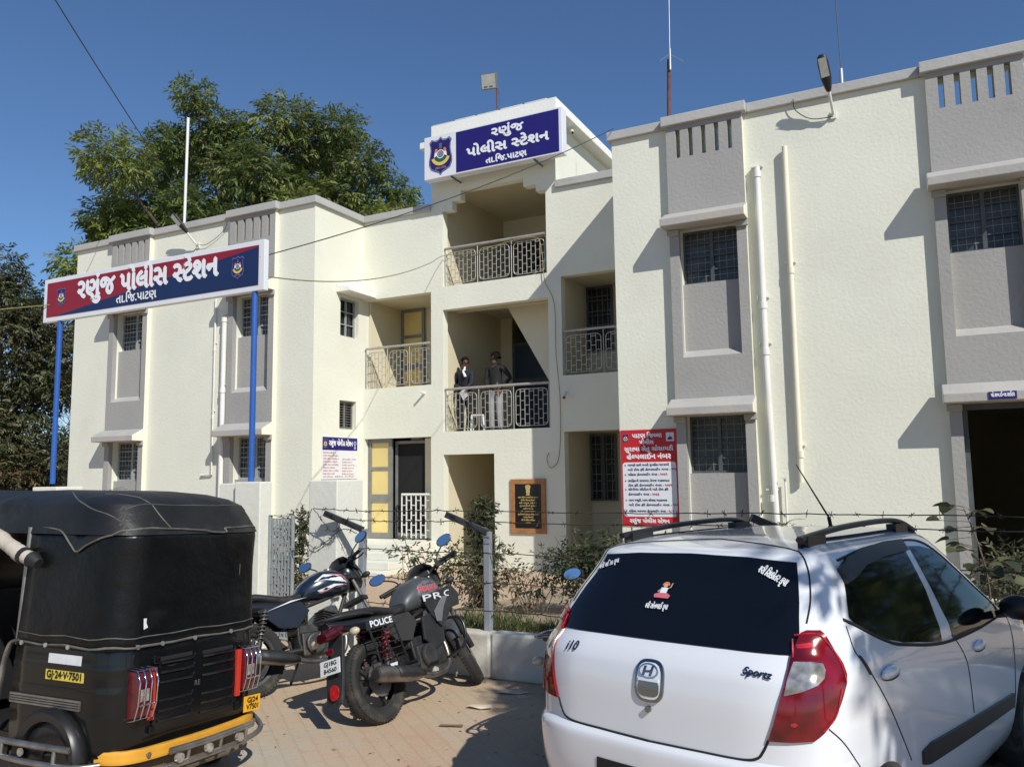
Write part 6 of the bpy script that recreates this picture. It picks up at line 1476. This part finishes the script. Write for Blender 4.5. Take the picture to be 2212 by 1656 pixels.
mk('bark', (.11, .085, .065), .9, var=.35, vs=5, bump=.8, bs=20, bd=.03); mk('twig', (.13, .095, .065), .9, var=.25, vs=6)
def limbs(m, base, tips, r0, r, jit=.3):
    base = Vector(base)
    for tp in tips:
        tp = Vector(tp); P = [base]
        for k in (1, 2, 3): P.append(base.lerp(tp, k/4)+Vector((r.uniform(-jit, jit), r.uniform(-jit, jit), r.uniform(-jit, jit)+.25*jit*k)))
        P.append(tp); C = catmull(P, 3); m.tube(C, [r0*(1-.88*k/(len(C)-1)) for k in range(len(C))], 6)
def clump_leaves(r, clumps, n_per, L, W, mats_n, droop=.5, spray=6, shell=.55, flat=1.0):
    """leaf sprays scattered through each clump (centre, rx, ry, rz)"""
    out = []
    for c, rx, ry, rz, wgt, pal in clumps:
        c = Vector(c)
        for _ in range(int(n_per*wgt)):
            d = rdir(r); q = shell+(1-shell)*r.random() if r.random() < .8 else r.random()*shell
            p = c+Vector((d.x*rx*q, d.y*ry*q, d.z*rz*q)); ax = (d+Vector((r.uniform(-.6, .6), r.uniform(-.6, .6), r.uniform(-.2, .6)-droop))).normalized()
            mi = r.choice(pal); nrm0 = (Vector((0, 0, 1))+rdir(r)*.7).normalized()
            side = ax.cross(nrm0)
            if side.length < .1: continue
            side.normalize()
            for k in range(spray):
                s = 1 if k % 2 else -1; o = p+ax*(L*.55*(k//2)); dd = (ax*.75+side*s*.8+Vector((0, 0, -droop*.5))+rdir(r)*.25).normalized()
                out.append((o, dd, (nrm0+rdir(r)*.5).normalized(), L*r.uniform(.7, 1.25), W*r.uniform(.75, 1.2), mi))
    return out
# ---- the big tree behind the far wing
t = thing('tree', 'large spreading green tree rising behind the far wing of the station', 'tree', (-22.6, 10.4, 0)); r = random.Random(21)
m = M(); m.tube(catmull([(0, 0, 0), (.1, .1, 2.5), (-.1, 0, 5.2), (0, 0, 6.5)], 4), [.48-.012*k for k in range(13)], 12); m.build('trunk', [MT['bark']], t, smooth=60)
rx_, rz_ = None, None
RV = Vector((.714, .70, 0))       # across the view of the street
def crown_pt(a, h, dpt): return RV*a+Vector((-.70, .714, 0))*dpt+Vector((0, 0, h))
cl = []; TIPS = []
for a, h, s in ((-5.6, 8.0, 1.1), (-5.9, 9.6, 1.0), (-5.7, 11.2, 1.1), (-4.7, 12.9, 1.3), (-3.5, 14.3, 1.2), (-2.2, 15.1, 1.2), (-2.9, 15.9, .8), (-.9, 14.9, 1.2), (.5, 15.1, 1.25), (1.7, 14.7, 1.2), (2.7, 15.3, 1.0), (3.4, 14.2, 1.2), (4.3, 12.9, 1.2), (5.3, 11.8, 1.1), (6.0, 10.6, 1.0), (6.9, 10.1, .8), (6.6, 9.0, 1.0), (5.6, 9.0, 1.2), (-4.4, 9.0, 1.2), (-4.6, 10.9, 1.3), (-3.2, 8.4, 1.2), (-3.0, 10.2, 1.3), (-2.7, 12.0, 1.4), (-1.2, 9.0, 1.3), (-1.0, 11.0, 1.4), (-.8, 13.0, 1.4), (.6, 9.2, 1.3), (.9, 11.3, 1.4), (1.1, 13.2, 1.3), (2.4, 9.0, 1.3), (2.7, 11.0, 1.4), (2.8, 12.9, 1.3), (4.2, 9.3, 1.3), (4.3, 11.1, 1.3), (-5.3, 7.1, 1.0), (-3.9, 7.2, 1.1), (3.2, 7.6, 1.2), (5.2, 7.4, 1.1), (-1.8, 7.4, 1.1)):
    for j in range(2):
        c = crown_pt(a+r.uniform(-.35, .35), h+r.uniform(-.3, .3)-.3*j, r.uniform(-2.2, -.2) if j == 0 else r.uniform(.2, 2.6)); q = s*r.uniform(.72, .98)
        pal = r.choice(([0, 0, 2], [1, 1, 2], [0, 2, 2, 1], [1, 2], [1, 1, 0]))
        cl.append((c, q*1.1, q*1.1, q*.8, q*q*.62, pal)); TIPS.append(c)
lv = clump_leaves(r, cl, 560, .23, .075, 3, .5, 6, .5)
leaf_mesh('crown', lv, [MT['neem_light'], MT['neem_dark'], MT['neem_olive']], t)
m = M(); limbs(m, (0, 0, 6.0), TIPS[::3], .15, r, .5); m.build('branch', [MT['bark']], t, smooth=60)
# ---- the broad-leaved tree at the left edge
t = thing('tree', 'dark broad leaved tree at the far left edge beyond the gate sign', 'tree', (-24.2, 1.6, 0)); r = random.Random(5)
m = M(); m.tube([(0, 0, 0), (.1, 0, 1.5), (0, .1, 3.5)], [.3, .26, .2], 10); m.build('trunk', [MT['bark']], t, smooth=60)
RV2 = Vector((.53, .85, 0)); DV2 = Vector((-.85, .53, 0)); cl = []; TIPS = []
for a, h, s in ((-.4, 8.1, .9), (.3, 7.3, .8), (.75, 6.7, .75), (1.2, 6.2, .6), (-.6, 7.0, 1.1), (.2, 6.2, 1.0), (1.0, 5.4, .8), (1.6, 5.6, .55), (1.9, 5.0, .55), (1.4, 4.6, .7), (.6, 5.0, .9), (.2, 4.2, .9), (.9, 3.9, .6), (-.3, 3.3, .9), (.35, 3.0, .7), (-.1, 2.2, .9), (.7, 2.2, .7), (1.3, 2.5, .6), (.3, 1.4, .9), (1.2, 1.5, .8), (-1.6, 6.5, 1.2), (-1.5, 4.8, 1.2), (-1.4, 3.0, 1.2), (-1.4, 1.5, 1.1)):
    for j in range(2):
        c = RV2*(a+r.uniform(-.15, .15))+DV2*(r.uniform(-1.0, 0) if j == 0 else r.uniform(0, 1.4))+Vector((0, 0, h)); cl.append((c, s*.95, s*.95, s*.8, s*s, r.choice(([0, 0, 1], [1, 1, 2], [0, 1, 2], [0, 1]))+([3] if h < 2.6 and r.random() < .5 else []))); TIPS.append(c)
leaf_mesh('crown', clump_leaves(r, cl, 250, .165, .062, 4, .5, 6, .6), [MT['mango_dark'], MT['mango_mid'], MT['mango_pale'], MT['leaf_brown']], t)
m = M(); limbs(m, (0, .05, 3.2), TIPS[::4], .08, r, .25); m.build('branch', [MT['bark']], t, smooth=60)
# ---- further greenery beyond the left end
def bush(name, lab, loc, cl, n, L, W, mats, stems, seed, cat='bush', droop=.3, group=None, spray=4, stem_r=.010):
    t = thing(name, lab, cat, loc, 0, group); r = random.Random(seed); out = []
    C = [(Vector(c), a, a, b, wgt, pal) for c, a, b, wgt, pal in cl]
    leaf_mesh('foliage', clump_leaves(r, C, n, L, W, len(mats), droop, spray, .35), [MT[x] for x in mats], t)
    m = M()
    for c, a, b, wgt, pal in cl:
        for _ in range(stems):
            tip = Vector(c)+Vector((r.uniform(-a, a)*.8, r.uniform(-a, a)*.8, b*r.uniform(.2, .95))); bs = Vector((r.uniform(-.12, .12)+c[0]*.35, r.uniform(-.1, .1)+c[1]*.35, 0))
            P = catmull([bs, bs.lerp(tip, .5)+Vector((r.uniform(-.08, .08), r.uniform(-.08, .08), .05)), tip], 4); m.tube(P, [stem_r*(1-.7*k/(len(P)-1)) for k in range(len(P))], 5)
    m.build('stem', [MT['twig']], t, smooth=60); return t
bush('hedge_tree', 'dense dark tree behind the far end of the far wing', (-36.5, 13.5, 0), [((0, 0, 2.0), 1.6, 1.8, 3, [0, 1]), ((1.4, .8, 3.4), 1.3, 1.4, 2, [0, 1]), ((-1.5, -1, 3.2), 1.5, 1.6, 2.5, [0, 0, 1]), ((2.4, 1.4, 1.8), 1.4, 1.6, 2.5, [0, 1, 1]), ((.2, 0, 4.6), 1.0, 1.0, 1, [0, 1]), ((3.6, 2.6, 3.0), 1.5, 2.0, 3, [0, 1])], 330, .22, .09, ['mango_dark', 'mango_mid'], 2, 31, 'tree', .3, None, 6, .05)
bush('hedge_tree', 'light green bushy tree behind the far blue pole', (-29.0, 8.2, 0), [((0, 0, .9), 1.3, 1.2, 2.4, [0, 1]), ((1.4, 1.2, 1.2), 1.2, 1.3, 2.2, [0, 1, 1]), ((.6, .2, 2.4), .9, .9, 1.3, [0, 1])], 360, .14, .04, ['shrub_green', 'neem_olive'], 3, 33, 'tree', .3, None, 6, .03)
t = thing('bare_tree', 'leafless twiggy tree against the sky behind the blue pole', 'tree', (-42, 18, 0)); r = random.Random(8); m = M()
def twigs(p, d, L, rad, k):
    q = p+d*L; m.tube([p, p.lerp(q, .5)+rdir(r)*L*.05, q], [rad, rad*.8, rad*.6], 4)
    if k:
        for _ in range(3): twigs(p.lerp(q, r.uniform(.55, 1)), (d+rdir(r)*.55+Vector((0, 0, .12))).normalized(), L*r.uniform(.6, .8), rad*.58, k-1)
twigs(Vector((0, 0, 0)), Vector((0, 0, 1)), 3.2, .13, 5); m.build('branch', [MT['twig']], t)
# far wood closing the view on the left
t = r = None
r = random.Random(77); cl = []
for k in range(46):
    a = R(118+62*k/45); rad = r.uniform(70, 95); cl.append((Vector((rad*cos(a)*1.0-20, rad*sin(a)*.8, r.uniform(1.5, 4))), r.uniform(4, 6), r.uniform(3, 5), r.uniform(2.5, 4.2), 1, [0, 1]))
leaf_mesh('treeline', clump_leaves(r, cl, 130, .8, .5, 2, .2, 4, .5), [MT['shrub_green'], MT['neem_olive']], None, kind='stuff')
# ---- garden bed along the low wall
Gm = ['shrub_green', 'shrub_dust', 'leaf_brown']
bush('garden_shrub', 'thin straggly shrub beside the steps behind the police motorcycle', (-5.35, -4.75, .38), [((-.15, 0, .55), .28, .28, .55, [0, 0, 1]), ((.25, .1, .45), .30, .28, .6, [0, 1, 2]), ((.02, .1, .22), .35, .18, .35, [1, 2, 0])], 120, .060, .026, Gm, 5, 41, 'shrub', .2, 'shrubs in the garden bed', 4, .006)
bush('garden_shrub', 'straggly shrub left of the second fence post', (-4.75, -4.7, .38), [((-.1, 0, .5), .30, .26, .6, [0, 1]), ((.2, .1, .25), .35, .22, .5, [1, 2, 0])], 130, .060, .026, Gm, 5, 42, 'shrub', .2, 'shrubs in the garden bed', 4, .006)
bush('climbing_plant', 'tall narrow climber growing in front of the dark passage', (-4.88, -4.2, .36), [((.0, 0, .95), .17, .24, .8, [0, 0, 1]), ((.02, 0, .55), .24, .30, 1.2, [0, 0, 1]), ((-.02, 0, .15), .27, .25, 1.0, [0, 1]), ((.08, 0, 1.12), .10, .14, .3, [0, 1])], 300, .055, .026, Gm, 4, 43, 'plant', .35, None, 4, .008)
bush('garden_shrub', 'sparse shrub right of the second fence post below the plaque', (-4.0, -4.7, .38), [((-.25, 0, .42), .30, .26, .45, [0, 1, 2]), ((.2, .1, .5), .32, .30, .6, [0, 1]), ((0, .1, .2), .4, .2, .4, [1, 2])], 130, .060, .026, Gm, 5, 44, 'shrub', .2, 'shrubs in the garden bed', 4, .006)
bush('garden_shrub', 'dense round shrub beside the rear window of the white car', (-3.30, -4.55, .36), [((-.15, 0, .55), .36, .32, 1.5, [0, 0, 1]), ((.25, .1, .60), .36, .32, 1.5, [0, 0, 1]), ((.05, 0, .25), .48, .28, 1.5, [0, 1]), ((.62, .1, .55), .32, .34, 1.2, [0, 0, 1])], 210, .062, .028, Gm, 5, 45, 'shrub', .25, 'shrubs in the garden bed', 4, .007)
bush('garden_shrub', 'pale leafy shrub at the right edge beyond the white car', (.62, -4.5, .36), [((0, 0, .55), .38, .35, 1.2, [1, 0, 1]), ((.55, .1, .6), .4, .4, 1.2, [0, 1]), ((-.45, 0, .3), .3, .3, .7, [1, 2])], 190, .07, .022, Gm, 5, 46, 'shrub', .2, 'shrubs in the garden bed', 4, .007)
# sapling with large round leaves
t = thing('sapling', 'young sapling with large round leaves beyond the white car', 'plant', (.34, -5.25, .38)); r = random.Random(14); m = M(); pts = []
m.tube(catmull([(0, 0, 0), (.02, .02, .5), (-.03, 0, .85), (-.12, .02, 1.15)], 5), [.012-.0006*k for k in range(16)], 6)
for k in range(34):
    h = r.uniform(.35, 1.16); a = r.uniform(0, 2*pi); d = Vector((cos(a), sin(a), r.uniform(-.1, .35))).normalized(); p = Vector((-.10*max(0, h-.6)/.5, 0, h)); q = p+d*r.uniform(.06, .26); m.tube([p, q], .003, 4)
    pts.append((q, (d+Vector((0, 0, r.uniform(-.7, .1)))).normalized(), (Vector((0, -.3, 1))+rdir(r)*.7).normalized(), r.uniform(.09, .14), 0, r.choice((0, 0, 1, 1))))
m.build('stem', [MT['twig']], t, smooth=60)
V_ = []; F_ = []; MI = []
for p, d, n, L, _, mi in pts:
    s = d.cross(n).normalized(); n = s.cross(d); o = len(V_); K = 10
    for k in range(K):
        a = 2*pi*k/K; u = .5-.5*cos(a); w_ = sin(a)*.46*(1.1-.3*u); V_.append(p+d*L*u+s*L*w_+n*(L*(abs(w_)*.35-.22*u*u)))
    V_.append(p+d*L*.5-n*L*.04); F_ += [(o+k, o+(k+1) % K, o+K) for k in range(K)]; MI += [mi]*K
mm = M(); mm.v = V_; mm.f = F_; mm.m = MI; mm.build('foliage', [MT['big_leaf'], MT['big_leaf_dark']], t, smooth=40)
def strap_plant(lab, loc, n, L, seed, mats, name='potted_palm', cat='plant', W=.02):
    t = thing(name, lab, cat, loc); r = random.Random(seed); m = M()
    for k in range(n):
        a = 2*pi*k/n+r.uniform(-.3, .3); l = L*r.uniform(.7, 1.1); e = r.uniform(.5, 1.1); P = [Vector((cos(a)*l*u*(.4+.6*u), sin(a)*l*u*(.4+.6*u), l*(1.1*u-e*u*u))) for u in [q/7 for q in range(8)]]; s = Vector((-sin(a), cos(a), 0))
        rows = [[p-s*W*(1-(i/7)**2)*.5, p+Vector((0, 0, .004)), p+s*W*(1-(i/7)**2)*.5] for i, p in enumerate(P)]; m.loft(rows, k % len(mats), None, False, False, True)
    m.build('leaf', [MT[x] for x in mats], t, smooth=60); return t
strap_plant('small spiky plant showing over the rickshaw roof before the far wing', (-11.5, -4.5, 1.52), 13, .42, 3, ['shrub_dust', 'grass_dry'], 'spiky_plant', 'plant', .03)
m = M(); m.lathe([(.0, 0), (.13, 0), (.17, .26), (.19, .27), (.16, .25), (0, .24)], 18); o = m.build('plant_stand', [MT['white_wall']], None); o.location = (-11.5, -4.5, 1.27); 
m = M(); m.box(-.2, .2, -.2, .2, -1.27, -.001); m.build('plinth', [MT['white_wall']], o); tag(o, 'white planter block hidden behind the rickshaw roof', 'planter')
strap_plant('thin dark plant beside the drain pipe by the car roof', (-2.0, -.32, .98), 10, .40, 9, ['shrub_green', 'shrub_dust'], 'spiky_plant', 'plant', .05)
m = M(); m.lathe([(0, 0), (.12, 0), (.16, .5), (.18, .98), (.15, .96), (0, .94)], 16); o = m.build('planter', [MT['white_wall']], None); o.location = (-2.0, -.32, 0); tag(o, 'tall white planter below the thin dark plant by the drain pipe', 'planter')
bush('gate_shrub', 'green bush behind the grey wicket gate', (-7.55, -4.6, 0), [((0, 0, .75), .34, .45, 1.3, [0, 0, 1]), ((.1, 0, .3), .4, .3, 1, [0, 1]), ((.12, .1, 1.2), .26, .26, .7, [0, 1]), ((.5, .2, .55), .26, .4, .8, [0, 1])], 260, .065, .03, Gm, 4, 47, 'bush', .3, None, 4, .008)
# grass on the bed
r = random.Random(61); pts = []
for _ in range(9000):
    x = r.uniform(-4.55, 1.5); y = -5.98+abs(r.gauss(0, .42)); 
    if y > -4.6: continue
    if noise.noise(Vector((x*1.3, y*1.3, 3))) < -.12 and r.random() < .8: continue
    p = Vector((x, y, .375)); d = (Vector((0, 0, 1))+rdir(r)*.65).normalized(); d.z = abs(d.z)
    pts.append((p, d, rdir(r), r.uniform(.05, .14), r.uniform(.006, .012), 0 if r.random() < .72 else 1))
leaf_mesh('grass', pts, [MT['grass_green'], MT['grass_dry']], None, kind='stuff')
# ---- tree shading the car, trees its glass reflects, two added to cut sky light
def street_tree(lab, loc, cls, n, seed, trunk_h):
    t = thing('tree', lab, 'tree', loc, 0, 'roadside trees behind the viewpoint'); r = random.Random(seed); TIPS = []; cl = []
    for c, s in cls:
        c = Vector(c)-Vector(loc); cl.append((c, s, s, s*.8, s*s, [0, 1, 1])); TIPS.append(c)
    m = M(); m.tube(catmull([(0, 0, 0), (.08, .05, trunk_h*.5), (0, 0, trunk_h)], 4), [.22-.008*k for k in range(9)], 10); m.build('trunk', [MT['bark']], t, smooth=60)
    leaf_mesh('crown', clump_leaves(r, cl, n, .20, .085, 2, .4, 6, .35), [MT['neem_light'], MT['neem_dark']], t)
    m = M(); limbs(m, (0, 0, trunk_h*.9), TIPS, .09, r, .3); m.build('branch', [MT['bark']], t, smooth=60); return t
street_tree('roadside tree shading the white car, beside the road', (6.6, -11.6, 0), [((4.15, -11.0, 4.35), .75), ((4.7, -11.0, 5.2), .95), ((3.75, -11.0, 3.75), .42), ((2.72, -11.0, 4.3), .20), ((3.75, -11, 6.45), .42), ((3.95, -10.9, 7.25), .42), ((5.9, -11.3, 5.4), 1.0), ((5.9, -10.8, 6.9), 1.2), ((5.0, -11, 7.3), .8), ((6.9, -11.2, 6.4), 1.4), ((6.2, -12.2, 7.6), 1.2), ((5.6, -11, 4.0), .8), ((4.9, -11, 3.6), .6)], 330, 71, 4.0)
street_tree('compound tree past the near end of the station', (8.5, 2.5, 0), [((x, y, z), 1.7) for x, y, z in ((7.2, 2, 3.2), (9, 2.6, 3.0), (8.2, 1.6, 4.8), (9.8, 1.5, 4.4), (8.6, 3.5, 6.0), (7.3, .2, 2.2), (10.6, .4, 2.6))], 130, 74, 2.5)
street_tree('compound tree beyond the near corner of the garden', (11, -3.5, 0), [((x, y, z), 1.7) for x, y, z in ((10, -3, 3.0), (11.5, -4, 3.2), (11, -2.6, 5.0), (12.2, -3.6, 5.0), (10.4, -5.2, 3.0), (12.5, -6, 3.6))], 130, 75, 2.5)
street_tree('unseen tree added behind the viewpoint to cut sky light', (2.5, -24, 0), [((x, y, z), 2.1) for x, y, z in ((0.5, -24, 6), (2.5, -24, 7.5), (4.5, -23.5, 6), (2.5, -25.5, 5.5), (.5, -22.8, 4.8), (4.4, -25, 5))], 90, 72, 4.0)
street_tree('second unseen tree added behind the viewpoint to cut sky light', (-8, -26, 0), [((x, y, z), 2.2) for x, y, z in ((-10, -26, 6), (-8, -26, 7.6), (-6, -25.5, 6), (-8, -27.5, 5.5), (-9.5, -24.5, 4.8))], 90, 73, 4.0)
# ---- litter
mk('card', (.60, .52, .40), .8, var=.1); mk('leaf_litter', (.20, .12, .07), .9)
def scrap(lab, loc, poly, mt, name, cat, rz=0, tilt=.012):
    m = M(); n = len(poly); v = [(x, y, .006+tilt*abs(x+y)*.8) for x, y in poly]; m.add(v+[(a, b, c+.004) for a, b, c in v], [tuple(range(n-1, -1, -1)), tuple(range(n, 2*n))]+[(i, (i+1) % n, n+(i+1) % n, n+i) for i in range(n)])
    o = m.build(name, [MT[mt]], None); o.location = loc; o.rotation_euler = (0, 0, rz); return tag(o, lab, cat)
scrap('crumpled pale scrap of card lying on the sandy paving', (-3.33, -7.03, 0), [(-.10, -.03), (.02, -.045), (.11, -.02), (.09, .03), (-.02, .05), (-.09, .025)], 'card', 'card_scrap', 'litter', .2, .2)
scrap('flattened pale wrapper in the shade by the low wall', (-3.30, -6.50, 0), [(-.13, -.04), (.05, -.06), (.14, -.01), (.06, .05), (-.1, .04)], 'card', 'wrapper', 'litter', .3, .05)
scrap('brown twig scrap lying on the paving in front of the car shadow', (-3.29, -7.54, 0), [(-.09, -.012), (.09, -.016), (.09, .012), (-.08, .016)], 'leaf_litter', 'wood_scrap', 'litter', .35, .1)
m = M(); r = random.Random(4); m.ell((0, 0, .045), .05, .04, .045, 9, 6)
for k, p in enumerate(m.v): m.v[k] = p+rdir(r)*.014
o = m.build('plastic_bag', [mat('bag_blue', (.25, .28, .50), .4)], None); o.location = (-3.0, -6.42, 0); tag(o, 'crumpled bluish plastic bag on the ground beside the car', 'litter')
r = random.Random(19)
pts = []
for _ in range(240):
    x, y = r.uniform(-6.5, 0), r.uniform(-9.5, -6.2); a = r.uniform(0, 2*pi); pts.append((Vector((x, y, .006)), Vector((cos(a), sin(a), .08)).normalized(), Vector((0, 0, 1)), r.uniform(.015, .05), r.uniform(.008, .02), 0 if r.random() < .7 else 1))
leaf_mesh('leaf_litter', pts, [MT['leaf_litter'], MT['card']], None, kind='stuff')
